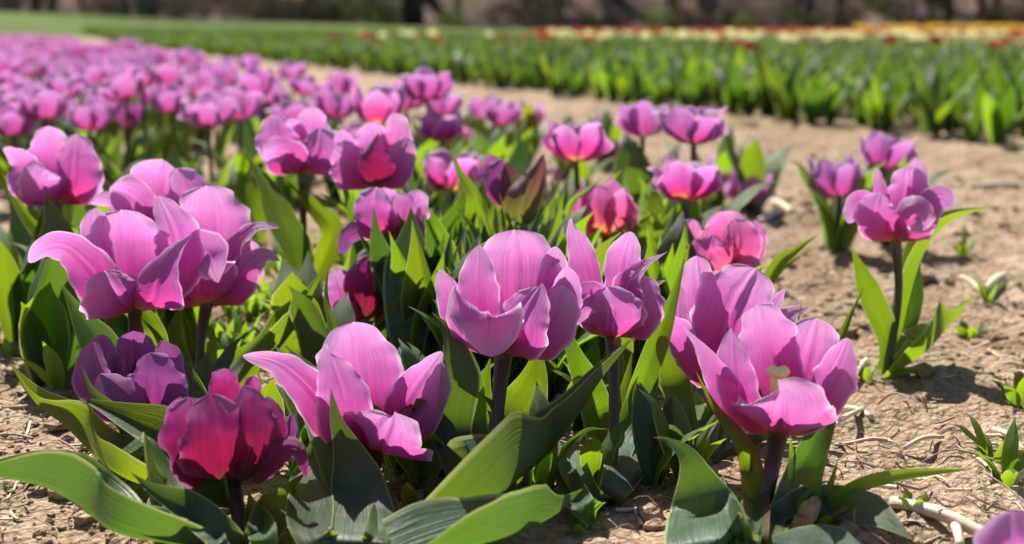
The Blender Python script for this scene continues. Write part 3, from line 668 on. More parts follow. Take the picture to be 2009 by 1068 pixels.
hero(.95, (1201, 665), 1202, .85, [
    ([(1196, 660, 0), (1166, 600, 1.2), (1148, 520, 1.4), (1124, 438, 1.0)], 38, K(B_, face=20, tip='soft', tc=.5, cup=[.8, .5, .3, .4], skew=-.3)),
    ([(1200, 660, 0), (1212, 600, 2.2), (1220, 520, 2.6), (1238, 455, 2.0)], 38, K(B_, face=-10, wave=.15, tip='soft')),
    ([(1206, 660, 0), (1228, 615, .2), (1234, 560, -.2), (1264, 522, -.4), (1310, 494, -.5)], 40, K(F_, face=[0, 20, 45, 60], cup=[-.7, -.4, .2, .2], tip='point', tc=.5, prof=[.4, .9, 1.1, .9, .7, .5])),
    ([(1201, 665, 0), (1197, 645, -2.3), (1200, 605, -2.9), (1190, 562, -2.6)], 54, K(F_, face=-5, cup=[-1.2, -1, -.9, -.8])),
    ([(1196, 662, 0), (1166, 630, -1.4), (1162, 588, -2.4), (1146, 590, -3.2), (1112, 642, -3.4)], 32, K(F_, face=[-20, -10, 10], cup=[-.6, -.4, -.3], tip='soft', tc=.6)),
    ([(1206, 662, 0), (1243, 635, -.6), (1257, 592, -.6), (1262, 540, 0)], 34, K(F_, face=30)),
    ([(1208, 656, 0), (1252, 600, 1.5), (1276, 566, 1.5), (1310, 548, 1.0)], 20, K(B_, face=[-10, 20, 40], tip='point', tc=.4)),
 ], [
    ([(1348, 488, 3), (1318, 590, 2), (1278, 700, 1), (1242, 800, .5), (1212, 900, 0)], 27, dict(fold=.35, face=-15, mat=LEAF, prof=[.5, .8, 1, 1, .95, .7, .4])),
    ([(1293, 735, -1), (1275, 800, -1.5), (1245, 880, -2), (1205, 960, -2)], 40, dict(mat=LEAF_B, fold=.1, cup=-.4)),
    ([(1193, 842, -3.5), (1150, 842, -3.8), (1122, 872, -4), (1122, 930, -4), (1160, 985, -3)], 30, dict(mat=LEAF_B, fold=.2, cup=.9, face=[0, -20, -50])),
    ([(1100, 600, 3), (1125, 690, 2), (1160, 770, 1.5), (1180, 850, 1)], 34, dict(mat=LEAF_Y, fold=.2)),
    ([(1240, 690, 2), (1225, 780, 1), (1215, 860, .5)], 26, dict(mat=LEAF, fold=.2)),
    ([(1090, 850, -2.5), (1110, 930, -2.5), (1150, 1000, -2.5)], 26, dict(mat=LEAF, fold=.2)),
 ], 'pink tulip right of the central bloom with a pointed upright petal and dark red front', stem_mid=[(1205, 800)], stem_r=.0046)

hero(1.00, (1405, 770), 1395, .90, [
    ([(1405, 760, 0), (1388, 690, 1.4), (1376, 600, 1.8), (1366, 501, 1.2)], 38, K(B_, face=15, cup=[.8, .5, .3, .3])),
    ([(1410, 765, 0), (1420, 695, 0), (1440, 610, .2), (1484, 526, .4)], 66, K(B_, face=-8, cup=[.5, .3, .25, .3], crease=.12, tc=.79)),
    ([(1400, 762, 0), (1352, 700, .2), (1334, 640, .2), (1332, 560, 0)], 20, K(B_, face=20, wave=.3)),
    ([(1398, 762, 0), (1358, 705, -1.2), (1330, 652, -1.8), (1298, 636, -2.4), (1274, 650, -2.8)], 40, K(F_, face=[-20, 0, 30, 40], cup=[-.5, -.2, -.2], tip='soft', tc=.6, prof=[.3, .7, .8, .85, .9, .9])),
    ([(1414, 762, 0), (1490, 700, 1.0), (1540, 625, 1.1), (1588, 603, .8)], 26, K(B_, face=[-10, 10, 40], tip='point', tc=.79)),
    ([(1412, 762, 0), (1475, 680, 1.8), (1508, 615, 2.0), (1540, 566, 1.8)], 24, K(B_, face=-15, tip='point', tc=.79)),
 ], [
    ([(1232, 532, 1), (1262, 606, .5), (1300, 672, 0), (1332, 765, -.5), (1358, 860, -.8)], 32, dict(mat=LEAF, fold=.4, face=10)),
    ([(1410, 800, 2), (1400, 850, 1.5)], 20, dict(mat=LEAF_Y)),
    ([(1320, 700, 2.5), (1350, 780, 2), (1375, 860, 1)], 30, dict(mat=LEAF_Y, fold=.2)),
    ([(1697, 560, 3), (1672, 610, 3), (1640, 680, 2), (1580, 780, 1)], 20, dict(mat=LEAF, fold=.4)),
    ([(1574, 584, 1), (1567, 625, .8), (1555, 700, .5)], 12, dict(mat=LEAF, fold=.4)),
 ], 'tall pink tulip right behind the frontmost one, its white edged petal curling left', stem_r=.0046)

I_ = hero(.83, (1526, 853), 1494, .765, [
    ([(1526, 848, 0), (1530, 780, 1.6), (1512, 690, 2.2), (1486, 597, 1.6)], 50, K(B_, cup=[.9, .7, .6, .5], tc=.79)),
    ([(1520, 851, 0), (1462, 805, -.9), (1442, 735, -.8), (1436, 648, -.4)], 42, K(F_, face=[-10, 0, 10], tip='soft', tc=.5, cup=[-.8, -.4, .2, .5], skew=-.1)),
    ([(1519, 851, 0), (1452, 812, -.6), (1408, 740, -.8), (1376, 684, -.8), (1341, 642, -.6)], 38, K(F_, face=[-20, 0, 25, 40], cup=[-.7, -.3, .2, .3], tip='point', tc=.5, prof=[.3, .7, .95, 1.05, .95, .8])),
    ([(1532, 850, 0), (1565, 780, 2.2), (1585, 700, 2.6), (1602, 624, 2.2)], 56, K(B_, face=-10, cup=[.9, .8, .6, .5], tc=.79)),
    ([(1534, 851, 0), (1592, 808, -.6), (1630, 745, -.2), (1664, 664, .2)], 50, K(B_, face=-25, cup=[.3, .4, .7, .9], tip='soft', tc=.5)),
    ([(1527, 853, 0), (1530, 836, -2.8), (1535, 796, -4.0), (1528, 758, -4.4)], 96, K(F_, cup=[-1.0, -.8, -.65, -.5], tc=.5, prof=[.4, .8, .95, 1., 1.0, .95], skew=.18)),
 ], [
    ([(1282, 858, -3), (1312, 866, -3.5), (1352, 900, -4), (1380, 990, -4), (1395, 1068, -3.5)], 82, dict(mat=LEAF_B, fold=.1, cup=[-.3, -.4, -.4, .5], face=0, prof=[.6, .9, 1, 1, .85, .5, .25])),
    ([(1365, 728, -1), (1400, 800, -1), (1448, 865, -1.5), (1472, 940, -1.5), (1482, 1060, -1)], 32, dict(mat=LEAF_R, fold=.5, face=-20)),
    ([(1550, 850, 1), (1552, 910, .8), (1530, 990, .5), (1505, 1060, 0)], 28, dict(mat=LEAF_Y, fold=.2)),
    ([(1640, 700, 2), (1634, 780, 1.2), (1598, 860, .8), (1560, 930, .5), (1520, 1010, .2)], 36, dict(mat=LEAF_B, fold=.45, face=-20, wave=.2)),
    ([(1476, 890, -1.2), (1470, 980, -1.5), (1466, 1070, -1.5)], 24, dict(mat=LEAF_B, fold=.3)),
    ([(1418, 930, -2.5), (1425, 1000, -3), (1450, 1060, -3)], 40, dict(mat=LEAF, fold=.3, face=20)),
    ([(1792, 1060, 3), (1715, 1010, 2.5), (1630, 990, 2), (1545, 1010, 1)], 46, dict(mat=LEAF_B, fold=.2, face=[20, 30, 20], cup=-.3)),
    ([(1700, 1075, -6), (1610, 1052, -6), (1520, 1062, -6)], 30, dict(mat=LEAF_B, fold=.15, face=[40, 40], cup=-.3, root=False)),
    ([(1495, 960, -3), (1485, 1020, -3), (1475, 1070, -3)], 16, dict(mat=GRASSB, fold=.3)),
 ], 'frontmost wide open pink tulip at right with yellow pistil showing', stem_mid=[(1508, 950)], stem_r=.0058)
def pistil(root, px, py, D, s=1.):
    c = at(px, py, D) - root.location
    j = Join()
    V, F, U = tube([(0, 0, -.018*s), (0, 0, -.008*s), (0, 0, 0)], [.0038*s, .0042*s, .0040*s], 10, 6); j.add(V, F, U)
    for k in range(3):
        a = k*2.1+.4; d = np.array([math.cos(a), math.sin(a), 0])
        V, F, U = tube([(0, 0, -.001*s), tuple(d*.0030*s+np.array([0, 0, .0016*s])), tuple(d*.0052*s+np.array([0, 0, .0002*s]))], [.0026*s, .0034*s, .0024*s], 8, 7); j.add(V, F, U)
    link('pistil', j.mesh('pistil', PISTIL), root, c)
    for k in range(6):
        a = k*1.047+.6; d = np.array([math.cos(a), math.sin(a), 0])
        V, F, U = tube([tuple(d*.003*s+np.array([0, 0, -.022*s])), tuple(d*.009*s+np.array([0, 0, -.017*s])), tuple(d*.0095*s+np.array([0, 0, -.009*s]))], [.0007, .0009, .0022*s, .0010], 6, 8)
        link('stamen', mesh_from('stamen', V, F, ANTHER, U), root, c)
def spot(root, px, py, D, r_, name, mat, el=1.5, tilt=0.):
    c = at(px, py, D); n_ = 14; a = np.linspace(0, 6.2832, n_, endpoint=False); rr = r_*(1+.22*np.sin(3*a+1)+.12*np.sin(5*a))
    V = [(0, -.0004, 0)] + [(math.cos(t)*q_, 0, math.sin(t)*q_*el) for t, q_ in zip(a, rr)]
    F = np.array([(0, 1+k, 1+(k+1) % n_) for k in range(n_)]); o = link(name, mesh_from(name, np.array(V), F, mat), root, c-root.location); o.rotation_euler.y = tilt
    return o
pistil(I_, 1527, 736, .828, 1.3)

hero(1.22, (1758, 475), 1748, 1.20, [
    ([(1758, 473, 0), (1772, 425, 1.6), (1781, 375, 2.0), (1782, 326, 1.8)], 42, K(B_, crease=.1)),
    ([(1756, 474, 0), (1732, 448, -1.6), (1722, 410, -1.8), (1728, 378, -1.6)], 38, K(F_, face=-10, cup=[-.9, -.6, -.2])),
    ([(1755, 473, 0), (1722, 440, .1), (1702, 402, 0), (1684, 400, -.5), (1664, 438, -.8)], 28, K(F_, face=[-10, 10, 30], tip='soft', cup=[-.6, -.3, -.3])),
    ([(1762, 473, 0), (1805, 440, .2), (1828, 400, 0), (1848, 388, -.2), (1868, 408, -.6)], 32, K(F_, face=[10, 0, -20], tip='soft', cup=[-.6, -.3, -.3])),
    ([(1760, 475, 0), (1780, 460, -2.0), (1794, 425, -2.8), (1806, 428, -3.6), (1815, 452, -3.8)], 34, K(F_, face=10)),
    ([(1757, 471, 0), (1740, 410, 1.6), (1728, 370, 1.9), (1721, 330, 1.7)], 15, K(B_, face=30)),
    ([(1760, 471, 0), (1790, 400, 2.2), (1800, 350, 2.4), (1795, 310, 2.2)], 22, K(B_, face=-10)),
 ], [
    ([(1669, 480, -1), (1700, 560, -1), (1740, 660, -1)], 27, dict(mat=LEAF_Y, fold=.4)),
    ([(1950, 405, 3), (1868, 436, 2), (1818, 495, 1.5), (1792, 580, 1), (1768, 660, .5)], 44, K(VR)),
    ([(1912, 580, 0), (1865, 640, -.5), (1818, 695, -1)], 62, K(VR)),
    ([(1805, 500, 2), (1795, 580, 1.5), (1775, 650, 1)], 20, dict(mat=LEAF_B, fold=.3)),
    ([(1835, 732, -2), (1790, 724, -2)], 6, dict(mat=GRASSB, fold=.2)),
 ], 'single pink tulip standing alone on bare soil at right', stem_mid=[(1762, 590)], stem_r=.0042)

hero(1.30, (112, 402), 118, 1.30, [
    ([(112, 400, 0), (105, 350, 2.2), (98, 300, 2.6), (95, 247, 2.0)], 42, K(B_)),
    ([(110, 400, 0), (70, 370, -.5), (45, 320, -.5), (22, 300, -.8), (6, 292, -1)], 34, K(B_, face=[30, 30, 50], tip='soft', cup=[.4, .3, .3])),
    ([(110, 402, 0), (92, 380, -2.2), (85, 352, -2.8), (95, 335, -3.2)], 44, K(F_)),
    ([(114, 402, 0), (140, 370, -1.2), (148, 320, -1), (150, 262, -.4)], 38, K(F_, face=20, mat=PINK)),
    ([(114, 402, 0), (150, 385, 0), (175, 355, 0), (202, 340, -.2)], 30, K(F_, face=20, tip='soft')),
    ([(110, 401, 0), (65, 385, -1.5), (35, 355, -1.6), (14, 340, -1.4)], 26, K(F_, face=-10, tip='soft')),
 ], [
    ([(2, 335, -1), (40, 405, -1), (90, 470, -1), (115, 540, 0)], 22, dict(mat=LEAF, fold=.4)),
    ([(170, 430, 0), (150, 500, 0), (130, 560, 0)], 22, dict(mat=LEAF_Y)),
    ([(40, 560, -2), (80, 500, -1), (110, 560, 0)], 18, dict(mat=LEAF)),
    ([(60, 440, 2), (80, 500, 2), (100, 560, 1)], 22, dict(mat=LEAF_B)),
 ], 'pink tulip at the far left edge on a bare dark stem, slightly out of focus', stem_r=.0042)

hero(1.20, (318, 480), 318, 1.22, [
    ([(318, 478, 0), (310, 430, 2.2), (308, 370, 2.6), (318, 312, 1.6)], 62, K(B_, cup=[.9, .9, 1., 1.1], tc=.79)),
    ([(316, 478, 0), (290, 440, -1.8), (262, 390, -2.2), (215, 370, -2.6)], 46, K(F_, face=[-10, 10, 30], tip='soft', cup=[-.8, -.5, -.2])),
    ([(315, 479, 0), (262, 450, -2.2), (222, 398, -2.8), (178, 400, -3.2)], 26, K(F_, face=[-10, 10, 40], tip='soft')),
    ([(320, 478, 0), (350, 430, -1.0), (362, 380, -1.0), (345, 330, -.5)], 44, K(F_, face=20)),
 ], [
    ([(440, 400, 3), (400, 470, 2), (350, 560, 1)], 24, dict(mat=LEAF)),
 ], 'pale pink tulip behind the two open ones at left, its cup turned away', stem_r=.0042)

hero(1.36, (592, 343), 590, 1.36, [
    ([(590, 340, 0), (604, 300, 1.8), (612, 260, 2.2), (612, 209, 1.6)], 34, K(B_, cup=[.8, .6, .5, .6])),
    ([(588, 341, 0), (560, 315, -1), (545, 280, -.8), (535, 225, 0)], 36, K(F_, face=[-10, 0, 20], cup=[-.6, -.2, .2])),
    ([(590, 343, 0), (578, 328, -2.2), (572, 305, -2.8), (545, 300, -3.4), (516, 312, -3.8)], 34, K(F_, face=[0, 20, 40], tip='soft')),
    ([(593, 343, 0), (615, 320, -1.8), (625, 285, -2), (628, 250, -1.5)], 42, K(F_, face=20)),
    ([(595, 341, 0), (635, 310, 0), (650, 280, 0), (668, 262, -.4)], 26, K(F_, face=20, tip='soft')),
    ([(590, 341, 0), (580, 300, 2), (575, 260, 2), (570, 232, 1.5)], 30, K(B_)),
 ], [
    ([(478, 298, -2), (520, 360, -2), (552, 430, -2), (585, 500, -1)], 32, dict(mat=LEAF_B, fold=.35)),
    ([(558, 346, 0), (612, 402, -1), (652, 455, -1), (620, 540, 0)], 26, dict(mat=LEAF_Y, fold=.45)),
    ([(624, 375, -2), (668, 408, -2), (705, 450, -2), (680, 540, -1)], 16, dict(mat=LEAF_Y, fold=.45)),
 ], 'pink tulip with one upright round petal, behind and left of the red centred one', stem_r=.004)

hero(1.32, (737, 372), 738, 1.32, [
    ([(737, 372, 0), (738, 350, -2.6), (736, 310, -3.2), (742, 262, -2.6)], 42, K(F_, tip='point', tc=.55, mat=MAGENTA, cup=[-1.1, -1, -1])),
    ([(735, 371, 0), (705, 350, -1), (680, 310, -1), (656, 285, -1.2)], 36, K(F_, face=-10)),
    ([(740, 371, 0), (770, 345, -1), (785, 305, -1), (800, 270, -.6)], 34, K(F_, face=20, tip='soft')),
    ([(737, 370, 0), (735, 310, 2), (730, 270, 2.2), (722, 240, 1.6)], 36, K(B_)),
    ([(739, 370, 0), (765, 310, 1.8), (778, 265, 2), (772, 222, 1.6)], 30, K(B_, face=-10)),
    ([(734, 370, 0), (700, 330, 1), (680, 290, .8), (670, 255, .2)], 28, K(B_, face=20, tip='soft')),
 ], [
    ([(800, 290, 1), (806, 340, 1), (812, 400, 1), (780, 460, .5)], 14, dict(mat=LEAF_B, fold=.4)),
    ([(640, 400, 1), (665, 360, 1), (690, 420, 1)], 12, dict(mat=LEAF)),
    ([(690, 370, 2), (700, 430, 2), (715, 500, 1)], 26, dict(mat=LEAF_Y)),
 ], 'pink tulip with a pointed crimson front petal, left of the centre', stem_r=.004)

CUP = hero(1.46, (1187, 460), 1185, 1.46, [
 ], [
    ([(1096, 354, -2), (1100, 420, -2), (1110, 500, -1)], 13, dict(mat=LEAF, fold=.5)),
    ([(1196, 338, -4), (1150, 375, -4), (1116, 410, -3), (1120, 500, -2)], 8, dict(mat=LEAF_Y, fold=.4)),
    ([(1292, 412, 0), (1245, 442, -1), (1205, 480, -1)], 15, dict(mat=LEAF_Y, fold=.4)),
    ([(1335, 452, -4), (1290, 466, -4), (1250, 505, -3)], 28, dict(mat=LEAF, fold=.3)),
    ([(1377, 362, 3), (1335, 412, 2), (1290, 455, 1)], 20, dict(mat=LEAF, fold=.3)),
    ([(1100, 380, 1), (1065, 425, 0), (1030, 470, 0)], 22, dict(mat=LEAF_Y, fold=.2)),
 ], 'upright cup shaped tulip with glowing red petals and yellow base behind the centre', mat=ROSE, stem_r=.004)

for me in bloom_proto(12, 3, 6, L=.074, wid=.0245, mat=ROSE, nu=30, nv=15, jit=.7):
    o = link('petal', me, CUP, at(1187, 459, 1.46) - CUP.location); o.rotation_euler.z = .45; o.scale = (1.03, 1.03, 1.02)
hero(1.20, (760, 472), 765, 1.18, [
    ([(760, 470, 0), (745, 440, -1), (735, 405, -1), (738, 367, -.5)], 38, K(F_, face=-5, cup=[-.6, -.5, -.4])),
    ([(762, 470, 0), (785, 440, -1.2), (790, 410, -1.2), (775, 380, -1)], 28, K(F_, face=15)),
    ([(764, 470, 0), (800, 430, 0), (815, 400, 0), (822, 372, -.2)], 26, K(F_, face=15, rough=.1)),
    ([(758, 471, 0), (722, 450, -1.2), (698, 455, -1.8), (680, 468, -2), (672, 500, -2.2)], 17, K(F_, face=10, mat=PURPLE)),
    ([(763, 471, 0), (790, 462, -2), (806, 450, -2.4), (812, 420, -2)], 26, K(F_, face=20, mat=MAGENTA)),
    ([(760, 468, 0), (760, 420, 2), (765, 385, 2), (770, 372, 1.6)], 34, K(B_)),
 ], [
    ([(733, 402, -5), (740, 470, -5), (762, 550, -4.5), (765, 620, -3)], 32, dict(mat=LEAF_B, fold=.25, prof=[.7, 1, 1.05, 1, .9, .65, .35])),
    ([(776, 412, -2), (802, 470, -2), (815, 530, -2), (808, 600, -1)], 28, dict(mat=LEAF_Y, fold=.3)),
    ([(828, 515, -8), (805, 570, -7.5), (786, 640, -7), (780, 690, -6)], 26, dict(mat=LEAF, fold=.4)),
    ([(832, 415, -1), (846, 480, -1), (852, 560, -1), (840, 640, 0)], 22, dict(mat=LEAF_B, fold=.4)),
    ([(812, 388, 2), (850, 438, 1), (872, 520, 1), (860, 620, 1)], 34, dict(mat=LEAF_Y, fold=.3)),
    ([(690, 470, 2), (700, 540, 1), (730, 610, 0)], 24, dict(mat=LEAF)),
 ], 'lilac tulip half hidden behind upright green leaves left of the centre', stem_r=.004)

hero(1.17, (712, 632), 722, 1.17, [
    ([(715, 630, 0), (712, 590, -1.6), (712, 550, -1.8), (728, 500, -1.4)], 34, K(F_, mat=MAGENTA, face=10)),
    ([(710, 630, 0), (680, 600, -.6), (668, 565, -.8), (655, 530, -1)], 32, K(F_, face=-15, cup=[-.6, -.3, -.1])),
    ([(712, 630, 0), (690, 620, -2.2), (672, 605, -2.4), (660, 590, -2.2)], 24, K(F_, face=-5, mat=PURPLE)),
    ([(716, 630, 0), (745, 590, 0), (750, 540, 0), (742, 500, 0)], 30, K(F_, mat=MAGENTA, face=20)),
 ], [
    ([(870, 580, -1), (885, 625, -1), (870, 700, -1)], 14, dict(mat=LEAF)),
    ([(700, 640, 0), (690, 720, 0)], 26, dict(mat=LEAF)),
 ], 'crimson and pink tulip tucked low behind the tall grey green leaf', stem_r=.004)

hero(1.22, (1425, 545), 1420, 1.22, [
    ([(1425, 543, 0), (1412, 520, -2.2), (1395, 490, -2.6), (1400, 460, -2.2)], 42, K(F_, cup=[-1, -.8, -.8, -1])),
    ([(1426, 543, 0), (1440, 510, -1.6), (1450, 470, -1.8), (1440, 430, -1.2)], 36, K(F_, face=15)),
    ([(1424, 542, 0), (1380, 520, 0), (1352, 480, 0), (1360, 430, 0)], 36, K(F_, face=-25)),
    ([(1427, 543, 0), (1465, 515, 0), (1478, 470, 0), (1482, 432, 0)], 28, K(F_, face=20, tip='soft')),
    ([(1425, 541, 0), (1420, 480, 2), (1418, 440, 2), (1410, 416, 1.4)], 46, K(B_)),
    ([(1428, 544, 0), (1450, 535, -2.4), (1470, 520, -3.2), (1495, 528, -3.6)], 28, K(F_, tip='soft', face=[0, 20, 40])),
    ([(1424, 543, 0), (1380, 530, .5), (1345, 505, .5), (1328, 465, .5)], 22, K(F_, face=-10, mat=PURPLE)),
 ], [
    ([(1608, 458, 2), (1560, 492, 1), (1515, 535, 0)], 16, dict(mat=LEAF_Y, fold=.4)),
    ([(1590, 490, 4), (1550, 515, 3), (1510, 550, 1)], 12, dict(mat=LEAF_Y, fold=.4)),
    ([(1347, 432, -2), (1348, 480, -2), (1352, 540, -1)], 8, dict(mat=LEAF_Y, fold=.4)),
    ([(1300, 470, 2), (1330, 520, 2), (1370, 580, 1)], 24, dict(mat=LEAF)),
 ], 'full rose pink tulip with many overlapping petals, upper right of the centre', mat=ROSE, stem_r=.004)

# two bronze buds behind the centre
hero(1.35, (990, 410), 1000, 1.34, [
    ([(990, 408, 0), (980, 380, -1), (975, 345, -1), (985, 312, -.6)], 26, K(F_, mat=PURPLE, face=-10, tip='soft')),
    ([(992, 408, 0), (1000, 380, -1.4), (1000, 350, -1.4), (995, 318, -1)], 20, K(F_, mat=BRONZE, face=10, tip='soft')),
    ([(990, 408, 0), (985, 370, .8), (970, 330, .8), (958, 305, .6)], 24, K(B_, mat=MAGENTA, tip='soft')),
 ], [
    ([(883, 282, -2), (900, 335, -2), (928, 385, -2), (935, 450, -1)], 20, dict(mat=LEAF, fold=.4)),
    ([(945, 384, -5), (926, 438, -5), (905, 500, -4)], 14, dict(mat=LEAF, fold=.4)),
    ([(950, 390, -6), (962, 430, -6), (970, 480, -5)], 8, dict(mat=LEAF_Y, fold=.4)),
    ([(963, 385, -6.5), (978, 425, -6.5), (985, 470, -5)], 7, dict(mat=LEAF_B, fold=.4)),
    ([(978, 375, -6), (990, 415, -6), (998, 460, -5)], 8, dict(mat=LEAF_Y, fold=.4)),
    ([(1006, 410, -6), (1012, 440, -6), (1015, 480, -5)], 6, dict(mat=LEAF, fold=.4)),
    ([(905, 420, -6), (915, 470, -6), (920, 530, -4)], 12, dict(mat=LEAF_Y, fold=.4)),
 ], 'drooping dark purple bud behind the central tulip, left of the brown bud', stem_r=.004, name='tulip')
hero(1.30, (1028, 440), 1020, 1.30, [
    ([(1024, 445, 0), (1024, 410, -1.1), (1042, 365, -1.2), (1067, 302, -.6)], 46, K(F_, mat=BRONZE, tip='point', tc=.35, face=-5, cup=[-1, -.9, -.9])),
    ([(1030, 440, 0), (1040, 410, .6), (1050, 365, .6), (1068, 308, .3)], 40, K(B_, mat=BRONZE, tip='point', tc=.35, face=5)),
 ], [
    ([(1005, 450, 0), (1010, 520, 0)], 20, dict(mat=LEAF)),
    ([(1075, 440, 1), (1060, 500, 1)], 26, dict(mat=LEAF_Y)),
 ], 'tall pointed brown green bud standing behind the central tulip', stem_r=.004)

# blurred corner bloom close to the lens
hero(.60, (2040, 1190), 2040, .60, [
    ([(2040, 1188, 0), (2030, 1130, -1.5), (2000, 1070, -1.5), (1985, 1000, -.8)], 80, K(F_, face=-10)),
    ([(2045, 1188, 0), (2070, 1130, 0), (2085, 1060, 0), (2080, 1010, 0)], 80, K(F_, face=10)),
    ([(2045, 1188, 0), (2040, 1130, 1.5), (2040, 1080, 1.8), (2040, 1020, 1.4)], 80, K(B_)),
 ], [], 'blurred pink petal of a tulip cut off by the bottom right corner', stem_r=.0045)

# ------------------------------------------------------------ tulips of the middle distance
G_MID = 'pink tulips in the middle of the bed'
MID = [  # px, py, width px, kind(seed, open, reflex, mat), rz, tilt, label
    (890, 335, 110, (3, 38, 60, 'pink'), 20, (0, 0), 'loose pink tulip behind the green leaves left of the purple bud'),
    (1130, 275, 112, (4, 26, 20, 'pink'), 40, (0, 0), 'pink tulip behind the brown bud with a crimson base'),
    (1188, 292, 62, (5, 45, 60, 'pink'), 80, (10, 10), 'small pink tulip leaning beside the one with crimson base'),
    (1118, 345, 70, (6, 30, 50, 'far'), 10, (0, 0), 'pink tulip partly hidden behind the glowing red cup'),
    (1262, 232, 96, (7, 42, 60, 'far'), 60, (0, 0), 'left one of two pink tulips at the edge of the bare path'),
    (1362, 240, 112, (8, 48, 40, 'far'), 15, (0, 0), 'right one of two pink tulips at the edge of the bare path'),
    (1345, 345, 128, (9, 44, 40, 'pink'), 33, (0, 0), 'star shaped open pink tulip above the full rose one'),
    (1412, 350, 80, (10, 35, 60, 'pink'), 70, (8, 0), 'pink tulip squeezed between the star shaped one and the round one'),
    (1470, 368, 84, (11, 24, 30, 'far'), 50, (0, 5), 'rightmost round pink tulip of the cluster of three'),
    (1650, 348, 104, (12, 26, 30, 'far'), 0, (-5, -8), 'lower left tulip of the pair beside the lone tulip'),
    (1735, 296, 100, (13, 30, 50, 'far'), 25, (0, 5), 'upper right tulip of the pair behind the lone tulip'),
    (866, 246, 86, (14, 34, 30, 'pink'), 25, (0, 0), 'pink tulip with orange heart behind the centre'),
    (915, 255, 60, (15, 40, 60, 'pink'), 25, (0, 0), 'small pink tulip touching the orange hearted one'),
    (742, 208, 96, (16, 24, 20, 'pink'), 0, (0, 0), 'tall pink tulip with a glowing orange heart in the upper middle'),
    (795, 185, 80, (17, 40, 40, 'far'), 45, (0, 0), 'pink tulip left below the highest clump'),
    (838, 165, 84, (18, 32, 60, 'far'), 12, (0, 0), 'highest pink tulip of the upper middle clump'),
    (868, 200, 70, (19, 40, 30, 'far'), 33, (0, 0), 'pink tulip under the highest one of the clump'),
    (948, 212, 62, (20, 30, 30, 'far'), 90, (0, 0), 'left tulip of the three in a row by the path'),
    (985, 222, 66, (21, 20, 30, 'far'), 70, (0, 0), 'middle tulip of the three in a row by the path'),
    (1030, 224, 62, (22, 34, 60, 'far'), 10, (0, 5), 'right tulip of the three in a row by the path'),
    (572, 138, 52, (23, 32, 30, 'far'), 10, (0, 0), 'small pink tulip alone against the sandy path'),
    (488, 124, 40, (24, 26, 30, 'far'), 10, (0, 0), 'tiny pink tulip left of the one against the sandy path'),
    (700, 262, 70, (25, 38, 50, 'far'), 10, (0, 0), 'pink tulip just behind the crimson fronted one'),
    (655, 205, 78, (26, 30, 40, 'far'), 50, (0, 0), 'pink tulip behind the one with the upright round petal'),
    (470, 205, 82, (27, 24, 30, 'far'), 50, (0, 0), 'rose tulip above the dark weedy gap at left'),
    (410, 215, 90, (28, 44, 70, 'far'), 5, (8, 0), 'pale flopped open tulip above the weedy gap'),
    (335, 195, 70, (29, 25, 30, 'far'), 5, (0, 0), 'pink tulip left of the pale flopped open one'),
    (252, 228, 66, (30, 12, 10, 'purple'), 5, (0, 0), 'dark violet tulip low in the shade at left'),
    (175, 228, 76, (31, 36, 60, 'far'), 5, (0, 0), 'pale open tulip left of the dark violet one'),
    (85, 205, 84, (32, 30, 40, 'far'), 35, (0, 0), 'lilac tulip above the far left stemmed one'),
    (22, 235, 84, (33, 36, 60, 'far'), 35, (0, 0), 'pink tulip cut by the left edge of the picture'),
    (535, 235, 60, (34, 40, 60, 'far'), 35, (0, 0), 'small pale tulip left of the one with upright round petal'),
]
for i, (px, py, w, kd, rz, tl, lb) in enumerate(MID):
    mid_tulip(px, py, w, kd, lb, None, rz, tl, nleaf=4 if w > 80 else 3, seed=i)

# the rest of the purple bed
kinds = [(40+i, [6, 28, 40, 50, 30, 18, 56][i % 7], [5, 50, 70, 40, 60, 30, 80][i % 7], 'far') for i in range(12)]
for k in kinds: BASIC[k] = bloom_proto(k[0], k[1], k[2], mat=FAR_PINK, nu=10, nv=7)
def proj(x, y, z):
    d = Vector((x, y, z-CAMZ)); f = d.dot(FW); return CX + d.x/f*FPX, CY - d.dot(UP)/f*FPX
occupied = []
for m_ in MID:
    occupied.append((m_[0], m_[1]))
cand = []
q = random.Random(5)
row = 0
ROWS = np.arange(A_PURPLE-.10, A_PURPLE-9, -.17)
for ri, ra in enumerate(ROWS):
    s = 0.6
    while s < 30:
        s += q.uniform(.08, .17)*(1 if s < 8 else 1.2); 
        a = ra + q.uniform(-.07, .07)
        x = a*BN[0] + s*BD[0]; y = a*BN[1] + s*BD[1]
        if y < 2.0 or y > 27: continue
        if q.random() < .10 or vnoise(np.array(x*1.7), np.array(y*1.7)) < .2: continue
        z = q.gauss(.178, .026); z = min(.235, max(.11, z)); px, py = proj(x, y, z)
        if px < -60 or px > 1500: continue
        if py > 232 or across(x, y) > across(-.44, 3.6) or (q.random() < .3 and across(x, y) > across(-.66, 3.6)): continue
        if px > 690 and y < 4.3: continue
        if px > 430 and px < 700 and y < 2.3: continue
        if any(abs(px-o[0]) < 34 and abs(py-o[1]) < 22 for o in occupied): continue
        cand.append((y, x, z))
cand.sort()
NEARF = cand[:190]; FARF = cand[190:]
G_BED = 'pink tulips massed in the blurred bed at upper left'
